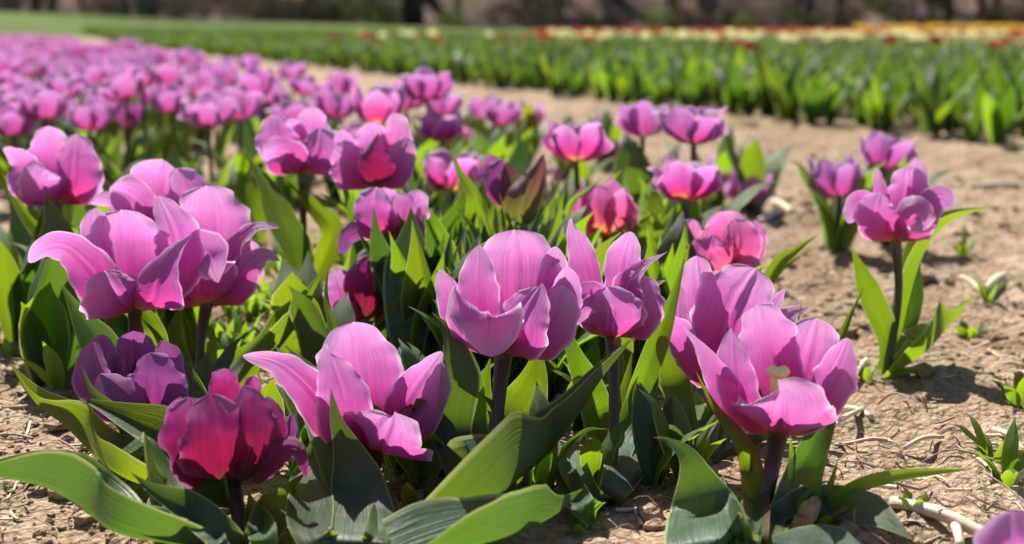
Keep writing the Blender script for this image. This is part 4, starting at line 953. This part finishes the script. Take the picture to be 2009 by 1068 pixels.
for i, (y, x, z) in enumerate(NEARF):
    g = hgt(x, y); kd = kinds[q.randrange(12)]
    px, py = proj(x, y, z)
    zx = 'at the far left' if px < 130 else 'left of the violet bloom' if px < 260 else 'above the weedy gap' if px < 420 else 'left of the sandy path' if px < 600 else 'by the central clump'
    zy = 'nearest row' if y < 2.7 else 'second rank' if y < 3.6 else 'middle rank' if y < 5 else 'farther rank' if y < 7 else 'farthest rank'
    lb = 'blurred pink tulip in the %s of the massed bed, %s' % (zy, zx)
    root = empty('tulip', (x, y, g), lb, 'tulip', G_BED)
    top = Vector((q.uniform(-.01, .01), q.uniform(-.01, .01), z-.02-g)); s = q.uniform(.72, 1.15); sq = q.uniform(.8, 1.1); tx = q.gauss(0, .22); ty = q.gauss(0, .22)
    tube_obj('stem', root, [Vector((x, y, g-.01)), Vector((x, y, g))+top*.5, Vector((x, y, g))+top], .0036, STEM, 6, 5)
    for me in BASIC[kd]:
        o = link('petal', me, root, top); o.scale = (s, s, s*sq)
        o.rotation_euler = (tx, ty, i*1.3)
    for me_i in range(4):
        o = link('leaf', LEAFLIB[q.randrange(16)], root); l = q.uniform(.12, .20)
        o.rotation_euler.z = q.uniform(0, 6.28); o.scale = (l, l, l)
# far ones as one mass
def arr_of(mesh):
    V = np.zeros(len(mesh.vertices)*3); mesh.vertices.foreach_get('co', V); F = np.zeros(len(mesh.loops), int); mesh.loops.foreach_get('vertex_index', F)
    uvl = np.zeros(len(mesh.loops)*2); mesh.uv_layers[0].data.foreach_get('uv', uvl); U = np.zeros((len(mesh.vertices), 2)); U[F] = uvl.reshape(-1, 2)
    return V.reshape(-1, 3), F.reshape(-1, 4), U
def low_bloom(seed, op, rf, mat=None, L=.06, wid=.024):
    j = Join()
    for me in bloom_proto(seed, op, rf, L=L, wid=wid, nu=5, nv=4, mat=mat): j.add(*arr_of(me))
    return np.vstack(j.V), np.vstack(j.F), np.vstack(j.U)
LOWB = [low_bloom(60+i, [8, 34, 50][i % 3], [20, 60, 80][i % 3]) for i in range(9)]
def low_leaf(seed, L, out, droop, W=.15, nu=6, nv=3):
    qq = random.Random(seed); P, k, w = rand_leaf(qq, L, W*L, out, droop, az=qq.uniform(0, 6.28)); V, F, U = blade(P, w, nu=nu, nv=nv, **k)
    return V, F, U
def plant_tpl(seed, n, L, out, nu=6, nv=3, W=.15):
    j = Join(); qq = random.Random(seed)
    for i in range(n): j.add(*low_leaf(seed*50+i, L*qq.uniform(.7, 1.1), qq.uniform(*out), qq.uniform(-.1, .4), W, nu, nv))
    return np.vstack(j.V), np.vstack(j.F), np.vstack(j.U)
LOWP = [plant_tpl(i, 3, .14, (.2, .9)) for i in range(5)]
def scatter(name, tpls, places, mat, kind='stuff', seed=1):
    """one joined mesh of many turned and scaled copies"""
    qq = np.random.default_rng(seed); j = Join()
    for (x, y, z, s) in places:
        V, F, U = tpls[qq.integers(len(tpls))]; a = qq.uniform(0, 6.28); c, sn = math.cos(a), math.sin(a)
        Rm = np.array([[c, -sn, 0], [sn, c, 0], [0, 0, 1]]); j.add((V*s)@Rm.T + np.array([x, y, z]), F, U)
    return tag(link(name, j.mesh(name, mat)), kind=kind)
o = scatter('distant_tulip_blooms', LOWB, [(x, y, z-.02+float(terrain(np.array(x), np.array(y))), q.uniform(.7, 1.2)) for (y, x, z) in FARF], FAR_PINK)
tag(o, 'pink haze of far tulip blooms at the upper left of the bed', 'tulip blooms')
o = scatter('distant_tulip_leaves', LOWP, [(x, y, float(terrain(np.array(x), np.array(y))), q.uniform(1.0, 1.5)) for (y, x, z) in FARF], LEAF_F)
tag(o, 'green leaves under the far pink tulips', 'tulip leaves')

# ------------------------------------------------------------ the green bed across the path
G_GRN = 'leafy tulips not yet in bloom in the bed across the path'
PL = []
for i in range(6):
    qq = random.Random(300+i); ms = []
    for k_ in range(6):
        P, kk, w = rand_leaf(qq, qq.uniform(.15, .275), .021*qq.uniform(.7, 1.4), qq.uniform(.0, .75), qq.uniform(-.1, .25), az=k_*1.05+qq.uniform(-.4, .4))
        V, F, U = blade(P, w, nu=12, nv=5, **kk); ms.append(mesh_from('leaf', V, F, [LEAF_F, LEAF_F, LEAF_Y][k_ % 3], U))
    PL.append(ms)
budm = {}
for nm, c, tcx in (('red', (.34, .06, .05), (.50, .10, .07)), ('cream', (.72, .68, .42), (.85, .82, .45)), ('yellow', (.62, .44, .04), (.8, .6, .06)), ('orange', (.5, .13, .04), (.7, .2, .06)), ('darkred', (.18, .02, .03), (.35, .03, .03))):
    budm[nm] = plain('bloom_'+nm, c, .5, .15, 30, tcx)
BUD = bloom_proto(77, -4, 0, L=.055, wid=.020, nu=8, nv=6, jit=.3)
gp = []
q = random.Random(11)
for ri in range(60):
    ra = A_GREEN + .06 + ri*.16; s = 0
    while s < 42:
        s += q.uniform(.06, .16)*(1 if s < 10 else 1.6); a = ra + q.uniform(-.08, .08)
        x = a*BN[0]+s*BD[0]; y = a*BN[1]+s*BD[1]
        if y < 2.2 or y > 40 or x > y*.46+.5 or x < -y*.45: continue
        gp.append((y, x, ri))
gp.sort()
gthing = [p for p in gp if p[2] < 4][:150]; gset = set(gthing); grest = [p for p in gp if p not in gset]
for i, (y, x, ri) in enumerate(gthing):
    g = hgt(x, y); root = empty('tulip_plant', (x, y, g), 'leafy bloomless plant in the %s of green bed, %s' % (['front row', 'second row', 'third row', 'fourth row'][min(3, ri)], rank_words(i, len(gthing), ['at the right edge', 'right of the tulip pair', 'above the lone tulip', 'above the tulip pair', 'behind the bare path', 'above the path edge pair', 'above the full rose tulip', 'toward the middle', 'above the highest clump', 'toward the left end'])), 'tulip plant', G_GRN, rz=q.uniform(0, 6.28))
    s = q.uniform(.85, 1.12)
    for me in PL[q.randrange(6)]:
        o = link('leaf', me, root); o.scale = (s, s, s)
    if q.random() < .05:
        root['label'] = 'leafy tulip plant with a closed dark red bud in the green bed'
        z = q.uniform(.17, .23); V, F, U = tube([(0, 0, -.01), (.003, 0, z*.5), (0, .003, z)], .003, 6, 5); link('stem', mesh_from('stem', V, F, LEAF_F, U), root)
        j = Join()
        for me in BUD: j.add(*arr_of(me))
        link('bud', j.mesh('bud', budm['darkred']), root, (0, .003, z)).scale = (.7, .7, .8)
GT = [plant_tpl(400+i, 6, .24, (.0, .7), nu=7, nv=3, W=.085) for i in range(6)]
o = scatter('tulip_foliage', GT, [(x, y, float(terrain(np.array(x), np.array(y)))-.005, q.uniform(.85, 1.15)) for (y, x, ri) in grest], LEAF_F, seed=3)
tag(o, 'dense green tulip foliage filling the bed across the path', 'tulip foliage')
LOWC = [low_bloom(160+i, 4, 10, L=.05, wid=.022) for i in range(3)]
sets = {'cream': [], 'red': [], 'yellow': [], 'orange': [], 'darkred': []}
for (y, x, ri) in grest:
    a = ri*.16; t = float(terrain(np.array(x), np.array(y)))
    zz = t + q.uniform(.225, .27)
    r_ = q.random(); X_ = proj(x, y, .25)[0]
    if 8.5 < y < 16:
        if r_ < (.065 if X_ > 1050 else .014): sets['cream'].append((x, y, zz+.02, 1.15))
        elif r_ > .991 and X_ > 600: sets['red'].append((x, y, zz, 1.2))
    elif y >= 16 and X_ > 1050:
        if X_ > 1650 and y > 30: sets['yellow'].append((x, y, zz+.06, 1.9))
        elif r_ < .12 and y > 22: sets['red' if q.random() < .5 else 'orange'].append((x, y, zz+.03, 1.7))
    elif 4.6 < y < 8.5 and r_ < .010: sets['red' if r_ < .004 else 'darkred'].append((x, y, zz, 1.0))
LBL = {'cream': ('cream_tulip_blooms', 'cream tulip blooms scattered over the far part of the green bed'), 'red': ('red_tulip_blooms', 'red tulip blooms behind the cream ones'),
       'yellow': ('yellow_tulip_blooms', 'band of yellow tulip blooms at the upper right'), 'orange': ('orange_tulip_blooms', 'orange tulip blooms mixed in the far red band'),
       'darkred': ('dark_red_tulip_buds', 'dark red buds among the green leaves')}
singles = []
for kx, pl in sets.items():
    pl.sort(key=lambda p: p[1])
    near_, far_ = (pl[:45], pl[45:]) if kx == 'cream' else (pl[:14], pl[14:]) if kx == 'red' else ([], pl)
    if far_:
        o = scatter(LBL[kx][0], LOWC, far_, budm[kx], seed=5); tag(o, LBL[kx][1], 'tulip blooms')
    for (x, y, z, s) in near_:
        g = float(terrain(np.array(x), np.array(y)))
        rt = empty('tulip', (x, y, g), '%s tulip bloom above the blurred green bed, %s' % (kx, rank_words(to_px((x, y, z))[0], 2009, ['far left', 'left part', 'left of the highest clump', 'above the highest clump', 'just right of the highest clump', 'above the tulip with crimson base', 'above the path edge pair', 'above the full rose tulip', 'above the tulip pair', 'above the lone tulip', 'right edge'])), 'tulip', kx + ' tulips above the green bed')
        V, F, U = tube([(0, 0, 0), (0, 0, (z-g)*.5), (0, 0, z-g)], .003, 5, 4); link('stem', mesh_from('stem', V, F, LEAF_F, U), rt)
        V, F, U = LOWC[q.randrange(3)]; link('bloom', mesh_from('bloom', V*s, F, budm[kx], U), rt, (0, 0, z-g))
# distant band of yellow, red and orange tulips on the rising ground
for nm, col, x0, x1, y0, y1, n_, sc_ in (('yellow_tulip_row', 'yellow', 9.5, 28, 36, 52, 850, 2.6), ('red_tulip_row', 'red', 1.5, 12, 30, 36, 300, 1.7), ('orange_tulip_row', 'orange', 5, 13, 32, 36, 220, 2.0)):
    pl = []
    for k_ in range(n_):
        x = q.uniform(x0, x1); y = q.uniform(y0, y1); x = x*(y/y0)
        pl.append((x, y, float(terrain(np.array(x), np.array(y)))+.22, sc_))
    tag(scatter(nm, LOWC, pl, budm[col], seed=8), 'distant row of %s tulips before the wood' % col, 'tulip row')

# ------------------------------------------------------------ litter on the soil
G_STRAW = 'pieces of dry straw lying on the soil'
def straw(p0, p1, r_, label, bend=.004, mat=STRAW, flat=1., name='straw_stalk', Y=None):
    a = Vector(p0); b = Vector(p1)
    root_loc = (a+b)/2
    m_ = (a+b)/2 + Vector((0, 0, bend))
    V, F, U = tube([tuple(a), tuple(m_), tuple(b)], [r_, r_*1.05, r_*.95], 10, 10)
    o = link(name, mesh_from(name, V-np.array(root_loc), F, mat, U), None, root_loc); tag(o, label, 'straw', G_STRAW); return o
def on_ground(px, py, dz=.003):
    Y = ground_Y(py)
    for _ in range(4):
        p = at(px, py, Y); h = hgt(p.x, p.y)+dz; Y = Y*(CAMZ-h)/(CAMZ-p.z)
    p = at(px, py, Y); return Vector((p.x, p.y, hgt(p.x, p.y)+dz))
for a, b, r_, lb in [((1750, 985), (1945, 1050), .0042, 'thick pale hollow stalk lying at the bottom right'),
                     ((1868, 1022), (1885, 1075), .0030, 'short pale stalk crossing the thick one at bottom right'),
                     ((1905, 368), (2020, 366), .0075, 'white glossy straw lying on the path at the right edge'),
                     ((1600, 866), (1690, 828), .0020, 'thin straw right of the frontmost tulip'),
                     ((1640, 795), (1710, 812), .0026, 'short brown stalk just right of the curled grey leaf'),
                     ((1932, 592), (1966, 556), .005, 'short pale straw right of the lone tulip'),
                     ((1885, 545), (1935, 585), .0024, 'brown straw right of the lone tulip leaf'),
                     ((1490, 435), (1535, 412), .006, 'pale straw below the rightmost round tulip'),
                     ((1510, 392), (1560, 424), .005, 'pale straw chip near the rightmost round tulip'),
                     ((1950, 840), (2012, 880), .0024, 'brown straw at the right edge beside the weed'),
                     ((1700, 700), (1668, 760), .0024, 'straw standing in shade below the lone tulip'),
                     ((1770, 905), (1850, 880), .0016, 'thin twig across the soil at right'),
                     ((1700, 965), (1790, 935), .0012, 'fine root strand under the arching grass blade'),
                     ((0, 640), (140, 648), .0040, 'brown stalk lying in shade at the left edge'),
                     ((20, 585), (110, 592), .0030, 'dark twig at the left edge behind the front leaves'),
                     ((600, 575), (560, 530), .0022, 'pale straw in the weeds left of the centre')]:
    straw(on_ground(*a), on_ground(*b), r_, lb)
# random litter: short straws and roots, crumbs of soil
def litter(name, n_, rr, ll, mat, seed, label, curl=.3):
    j = Join(); qq = random.Random(seed)
    for k_ in range(n_):
        d = .62*math.exp(qq.random()**.8*math.log(6/.62)); an = qq.uniform(-.46, .46); x = d*math.sin(an); y = d*math.cos(an)
        L_ = qq.uniform(*ll); th = qq.uniform(0, 6.28); pts = []; cx, cy = x, y
        for s_ in range(4):
            pts.append((cx, cy, hgt(cx, cy)+.0015+qq.uniform(0, .003)*curl*3)); th += qq.uniform(-curl, curl)*2; cx += math.cos(th)*L_/3; cy += math.sin(th)*L_/3
        r_ = qq.uniform(*rr); V, F, U = tube(pts, [r_, r_, r_*.8, r_*.5], 5, 7, False); j.add(V, F, U)
    return tag(link(name, j.mesh(name, mat)), label, 'litter', kind='stuff')
litter('straw_litter', 750, (.0005, .0016), (.012, .05), STRAW, 3, 'bits of dry straw strewn over the soil', .12)
litter('dead_roots', 1500, (.0004, .0011), (.015, .06), ROOT, 4, 'tangled dead roots and stalk bits on the soil', .8)
def crumbs():
    bm = bmesh.new(); bmesh.ops.create_icosphere(bm, subdivisions=1, radius=1); tri = np.array([[v.index for v in f.verts] for f in bm.faces]); V0 = np.array([v.co[:] for v in bm.verts]); bm.free()
    j = Join(); qq = np.random.default_rng(9)
    for k_ in range(26000):
        d = .6*math.exp(qq.random()**.9*math.log(7/.6)); an = qq.uniform(-.47, .47); x = d*math.sin(an); y = d*math.cos(an)
        if fbm(np.array(x*4), np.array(y*4), 2) < -.08: continue
        s = min(.010, .0009*(1+qq.pareto(2.0)))*(1+d*.15)
        V = V0*(1+qq.uniform(-.3, .3, (len(V0), 1)))*np.array([qq.uniform(.8, 1.5), qq.uniform(.8, 1.5), qq.uniform(.5, .9)])*s
        j.add(V + np.array([x, y, hgt(x, y)+s*.25]), tri)
    tag(link('soil_crumbs', j.mesh('soil_crumbs', SOIL, False)), 'loose crumbs and clods of dry soil', 'soil crumbs', kind='stuff')
crumbs()

# weeds
def weed(px, py, h, n_, label, group='small weeds on the soil', seed=0, W=.10, mats=(GRASSB, LEAF_Y)):
    qq = random.Random(seed); p = on_ground(px, py, 0); root = empty('weed', p, label, 'weed', group)
    for i in range(n_):
        P, k, w = rand_leaf(qq, h*qq.uniform(.6, 1.1), h*W*qq.uniform(.7, 1.2), qq.uniform(.2, 1.2), qq.uniform(0, .6), az=i*6.28/n_+qq.uniform(-.5, .5), z0=-.003)
        V, F, U = blade(P, w, nu=14, nv=5, **k); link('leaf', mesh_from('leaf', V, F, mats[i % 2], U), root)
    return root
for i, (px, py, h, n_, lb) in enumerate([
    (1945, 905, .050, 7, 'upright grassy weed with broad blades at the right edge'), (1795, 1035, .018, 5, 'tiny round leaved seedling behind the thick pale stalk'),
    (1600, 1040, .030, 4, 'small grass tuft in front of the frontmost tulip'), (1935, 590, .045, 6, 'thin weed right of the lone tulip'),
    (1890, 500, .05, 6, 'blurred weed behind the lone tulip leaf'), (1700, 740, .035, 5, 'small weed in shade left of the lone tulip foot'),
    (2000, 800, .06, 6, 'grass blades rising at the right edge'), (1975, 940, .055, 6, 'tall thin grass weed below the broad bladed one at the right edge'), (1900, 660, .03, 6, 'little weed right of the lone tulip foot'), (820, 990, .030, 3, 'single pair of grass blades beside the central plant'),
    (865, 900, .035, 5, 'round leaved weed behind the open tulip in front'), (1140, 1040, .022, 4, 'small bright shoot below the curled leaf'),
    (270, 985, .014, 4, 'tiny sprout on the sandy soil at bottom left'), (30, 960, .016, 4, 'tiny sprout at the bottom left edge'),
    (20, 700, .04, 6, 'weedy tuft behind the left leaf tip'), (1530, 1030, .05, 5, 'grass clump at the foot of the frontmost tulip')]):
    weed(px, py, h, n_, lb, seed=500+i, W=.10 if h > .03 else .22)
qq = random.Random(77)
for i in range(70):
    px = qq.uniform(430, 700) if i < 45 else qq.uniform(-20, 1300); py = qq.uniform(500, 760) if i < 45 else qq.uniform(430, 780)
    weed(px, py, qq.uniform(.035, .075), qq.randrange(5, 9), '%s green weed growing on the soil nearest %s' % (qq.choice(['small', 'leafy', 'spreading']), near_mark(px, py)), seed=600+i, W=.09)
# long arching grass blade and its neighbours at the right front
gr = empty('grass_tuft', on_ground(1598, 1040, 0), 'grass tuft with one long blade arching to the right over the soil', 'grass')
for sp, w in (([(1600, 1040, 0), (1618, 1005, -.5), (1670, 960, -1), (1765, 934, -1), (1912, 920, -1)], 15), ([(1598, 1040, 0), (1592, 985, -.3), (1604, 940, -.4), (1626, 884, -.4)], 16), ([(1602, 1042, 0), (1618, 985, -.2), (1632, 945, -.2), (1645, 899, -.2)], 9),
              ([(1720, 1060, 2), (1740, 1040, 2), (1782, 1005, 2)], 6), ([(1596, 1042, 0), (1570, 1000, .5), (1555, 960, .8)], 8)):
    blade_obj('blade', gr, [at(x, y, .80+d/100) for x, y, d in sp], w*.8/FPX, GRASSB, prof=[.4, .7, 1, 1, .9, .6], tip='point', tc=.55, fold=.35, face=15, nu=34, nv=7, wave=.04)
# dry shrivelled leaf
dl = empty('dry_leaf', on_ground(1560, 1062, 0), 'shrivelled brown dead leaf at the foot of the frontmost tulip', 'dead leaf')
DRY = plain('dry_leaf', (.34, .22, .12), .8, .4, 150)
blade_obj('leaf_blade', dl, [at(1520, 1072, .76), at(1560, 1045, .755), at(1590, 1000, .76), at(1605, 975, .77)], 22*.76/FPX, DRY, wave=.5, wk=12, rough=.15, fold=.5, tip='point')

qq = random.Random(55)
for i in range(60):
    px = qq.uniform(330, 1400); Y = qq.uniform(.86, 1.25); g_ = at(px, 60, Y)
    if px < 660 and Y > 1.0 and qq.random() < .7: continue
    root = empty('tulip_plant', (g_.x, Y, hgt(g_.x, Y)), 'leafy tulip plant without bloom %s %s' % ('just behind' if Y > .98 else 'close to', near_mark(*to_px((g_.x, Y, .08)))), 'tulip plant', 'leafy tulips without bloom behind the front row', rz=qq.uniform(0, 6.28)); nl = qq.randrange(2, 5); root['label'] = root['label'].replace('leafy', ['two leaved', 'three leaved', 'four leaved'][nl-2])
    for k_ in range(nl):
        o = link('leaf', LEAFLIB[qq.randrange(16)], root); l = qq.uniform(.055, .095) if Y < 1.05 else qq.uniform(.09, .14); o.scale = (l*1.15, l*1.15, l); o.rotation_euler.z = qq.uniform(0, 6.28)
qq = random.Random(66)
for i in range(60):
    px = qq.uniform(640, 1330); py = qq.uniform(500, 690); p = on_ground(px, py+60, 0)
    if abs(px-1187) < 80 or abs(px-690) < 70 or abs(px-1425) < 60: continue
    root = empty('tulip_plant', p, 'upright leafy tulip plant without bloom nearest %s' % near_mark(*to_px((p.x, p.y, .10))), 'tulip plant', 'leafy tulips without bloom in the pink bed', rz=qq.uniform(0, 6.28)); nl = qq.randrange(3, 6); root['label'] = root['label'].replace('leafy', ['three leaved', 'four leaved', 'five leaved'][nl-3])
    for k_ in range(nl):
        o = link('leaf', LEAFUP[qq.randrange(12)], root); l = qq.uniform(.11, .17); o.scale = (l, l, l); o.rotation_euler.z = qq.uniform(0, 6.28)
# random filler leaves/plants without bloom between the mid tulips
qq = random.Random(21)
for i in range(150):
    px = qq.uniform(-20, 1330); py = qq.uniform(300, 700)
    if py > 380 and (abs(px-1187) < 80 or abs(px-690) < 60): continue
    if 430 < px < 640 and py > 430 and qq.random() < .75: continue
    if px > 1150 and py < 420: continue
    if px < 330 and 240 < py and qq.random() < .35: continue
    p = on_ground(px, py+70, 0)
    root = empty('tulip_plant', p, 'leafy tulip plant without bloom nearest %s' % near_mark(*to_px((p.x, p.y, .08))), 'tulip plant', 'leafy tulips without bloom in the pink bed', rz=qq.uniform(0, 6.28)); nl = qq.randrange(2, 5); root['label'] = root['label'].replace('leafy', ['two leaved', 'three leaved', 'four leaved'][nl-2])
    for k_ in range(nl):
        o = link('leaf', LEAFLIB[qq.randrange(16)], root); l = qq.uniform(.10, .175); o.scale = (l, l, l); o.rotation_euler.z = qq.uniform(0, 6.28)

# ------------------------------------------------------------ the wood behind
BARK = plain('bark', (.05, .038, .032), .95, .5, 3.)
BARK2 = plain('bark_grey', (.17, .13, .11), .95, .4, 3.)
TWIG = plain('spring_twigs', (.16, .12, .07), .9, .4, 2.)
SHRUBM = leaf_mat('shrub_leaf', (.06, .09, .02), (.1, .12, .04), (.3, .36, .05), .4)
def leaf_cloud(n_, fr, sz, seed):
    qq = np.random.default_rng(seed); c = fr(n_, qq); t = nrm(qq.normal(size=(n_, 3))); b = nrm(np.cross(t, qq.normal(size=(n_, 3)))); s = qq.uniform(.5, 1., (n_, 1))*sz
    V = np.stack([c-t*s, c+b*s*.6, c+t*s, c-b*s*.6], 1).reshape(-1, 3); return V, np.arange(n_*4).reshape(-1, 4), np.tile([[.5, 0], [1, .5], [.5, 1], [0, .5]], (n_, 1))
TREES = []
for i in range(5):
    qq = random.Random(900+i); j = Join(); H = qq.uniform(10, 14); r0 = qq.uniform(.16, .34)
    pts = [(0, 0, -.3), (qq.uniform(-.5, .5), 0, H*.25), (qq.uniform(-.9, .9), qq.uniform(-.3, .3), H*.65), (qq.uniform(-.6, .6), 0, H)]
    j.add(*tube(pts, [r0*1.35, r0, r0*.6, r0*.15], 9, 12)); tips = []
    for k_ in range(16):
        z = H*qq.uniform(.22, .92); a = qq.uniform(0, 6.28); L_ = qq.uniform(1.2, 3.4)*(1.15-z/H*.6); e_ = (math.cos(a)*L_, math.sin(a)*L_, z+L_*qq.uniform(.3, .9))
        j.add(*tube([(0, 0, z), (e_[0]*.5, e_[1]*.5, z+L_*.3), e_], [r0*.32, r0*.2, r0*.05], 5, 6, False)); tips.append(e_)
    tr = j.mesh('trunk', BARK if i % 2 else BARK2)
    tp = np.array(tips)
    cr = mesh_from('crown', *leaf_cloud(2600, lambda n, g: tp[g.integers(len(tp), size=n)]*np.array([.85, .85, 1.]) + g.normal(size=(n, 3))*[.75, .75, .7], .11, i)[:2], TWIG, smooth=False)
    TREES.append((tr, cr))
qq = random.Random(31)
xs = []
for i in range(84):
    x = -42 + i*84/83 + qq.uniform(-1.2, 1.2); y = 75 + qq.uniform(0, 26)
    big = i in (14, 21, 27, 35, 36, 48, 55, 63, 70)
    t_ = empty('tree', (x, y, float(terrain(np.array(x), np.array(y)))), 'bare %s tree in the blurred wood, %s %s' % ('thick trunked' if big else 'dark trunked', 'front rank' if y < 84 else 'deeper in', rank_words(i, 84, ['far left beyond the frame edge', 'above the meadow at left', 'above the left tulips', 'left of the dark gap', 'above the highest clump', 'above the cream tulips', 'left of the visitors', 'behind the visitors', 'above the yellow band', 'far right edge'])), 'tree', 'trees of the wood behind the field', rz=qq.uniform(0, 6.28))
    s = 1.9 if big else qq.uniform(.7, 1.15); t_.scale = (s, s, s)
    tr, cr = TREES[qq.randrange(5)]; link('trunk', tr, t_); link('crown', cr, t_)
for i in range(90):
    x = qq.uniform(-34, 34); y = qq.uniform(74.5, 79); w_ = qq.uniform(.6, 1.6)
    V, F, U = leaf_cloud(420, lambda n, g: nrm(g.normal(size=(n, 3)))*g.uniform(.3, 1., (n, 1))**.6*[w_, w_*.8, w_*.75]+[0, 0, w_*.6], .10, i)
    grn = -10 < x < -2 or x > 3 and qq.random() < .3
    o = link('shrub', mesh_from('shrub', V, F, SHRUBM if grn else TWIG, U, False), None, (x, y, float(terrain(np.array(x), np.array(y)))))
    tag(o, 'low %s shrub at the edge of the wood %s' % ('greenish' if grn else 'brown leafless', rank_words(x+34, 68, ['at far left', 'above the meadow', 'above the left tulips', 'left of the middle', 'above the highest clump', 'right of the middle', 'left of the visitors', 'behind the visitors', 'above the yellow band', 'at far right'])), 'shrub', 'shrubs at the edge of the wood')

# ------------------------------------------------------------ visitors far off among the tulips
def person(px, D, h, shirt, trous, label, facing=0., bend=0.):
    g_ = at(px, 60, D); gz = float(terrain(np.array(g_.x), np.array(D)))
    root = empty('person', (g_.x, D, gz), label, 'person', None, rz=facing)
    s = h/1.7
    def skin(name, verts, edges, radii, mat, sub=1):
        me = bpy.data.meshes.new(name); me.from_pydata([tuple(Vector(v)*s) for v in verts], edges, [])
        ob = bpy.data.objects.new(name, me); COL.objects.link(ob)
        md = ob.modifiers.new('s', 'SKIN'); 
        for k_, r_ in enumerate(radii): me.skin_vertices[0].data[k_].radius = (r_*s, r_*s*.8)
        me.skin_vertices[0].data[0].use_root = True
        m2 = ob.modifiers.new('d', 'SUBSURF'); m2.levels = sub; m2.render_levels = sub
        dg = bpy.context.evaluated_depsgraph_get(); ev = bpy.data.meshes.new_from_object(ob.evaluated_get(dg))
        bpy.data.objects.remove(ob); ev.materials.clear(); ev.materials.append(mat); ev.polygons.foreach_set('use_smooth', [True]*len(ev.polygons))
        return link(name, ev, root)
    b = bend
    V = [(0, 0, .95), (0, -.04*b, 1.12), (0, -.2*b, 1.32), (0, -.26*b, 1.46), (0, -.30*b, 1.55), (0, -.33*b, 1.66),
         (.18, -.2*b, 1.40), (.25, -.22*b-.02, 1.14), (.24, -.25*b-.14, .92), (-.18, -.2*b, 1.40), (-.25, -.22*b-.02, 1.14), (-.22, -.25*b-.16, .94),
         (.09, 0, .9), (.11, -.03, .5), (.11, .02, .08), (.11, -.12, .03), (-.09, 0, .9), (-.12, .05, .5), (-.12, .12, .08), (-.12, -.02, .03)]
    E = [(0, 1), (1, 2), (2, 3), (3, 4), (4, 5), (2, 6), (6, 7), (7, 8), (2, 9), (9, 10), (10, 11), (0, 12), (12, 13), (13, 14), (14, 15), (0, 16), (16, 17), (17, 18), (18, 19)]
    Rd = [.15, .13, .15, .06, .09, .10, .06, .045, .035, .06, .045, .035, .10, .065, .045, .04, .10, .065, .045, .04]
    SKIN = plain('skin', (.55, .33, .24), .6, .05)
    skin('body', V, E, Rd, SKIN)
    up = [0, 1, 2, 6, 7, 9, 10]; mp = {v: i for i, v in enumerate(up)}
    skin('shirt', [V[i] for i in up], [(mp[a], mp[c]) for a, c in E if a in mp and c in mp], [Rd[i]*1.16+.008 for i in up], shirt)
    lo = [0, 12, 13, 14, 16, 17, 18]; mp = {v: i for i, v in enumerate(lo)}
    skin('trousers', [V[i] for i in lo], [(mp[a], mp[c]) for a, c in E if a in mp and c in mp], [Rd[i]*1.18+.01 for i in lo], trous)
    skin('hair', [(0, -.29*b+.03, 1.60), (0, -.32*b+.02, 1.70)], [(0, 1)], [.10, .105], plain('hair', (.05, .03, .02), .8, .1))
person(1808, 40, 1.02, plain('lilac_cloth', (.45, .38, .55), .8, .1), plain('maroon_cloth', (.16, .05, .07), .8, .1), 'person in a pale lilac top standing beyond the red tulips at right', .4)
person(1352, 40, .98, plain('dark_cloth', (.08, .05, .06), .8, .1), plain('brown_cloth', (.07, .04, .04), .8, .1), 'person in dark clothes bending over beyond the cream tulips', 1.2, .9)
person(1412, 41, .85, plain('wine_cloth', (.12, .05, .05), .8, .1), plain('dark_trousers', (.05, .04, .04), .8, .1), 'person in dark red clothes right of the bending one', -.8)
person(1722, 38, .62, plain('white_cloth', (.6, .6, .66), .8, .1), plain('blue_cloth', (.2, .22, .32), .8, .1), 'small person in white beyond the red band left of the one in lilac', 2.)
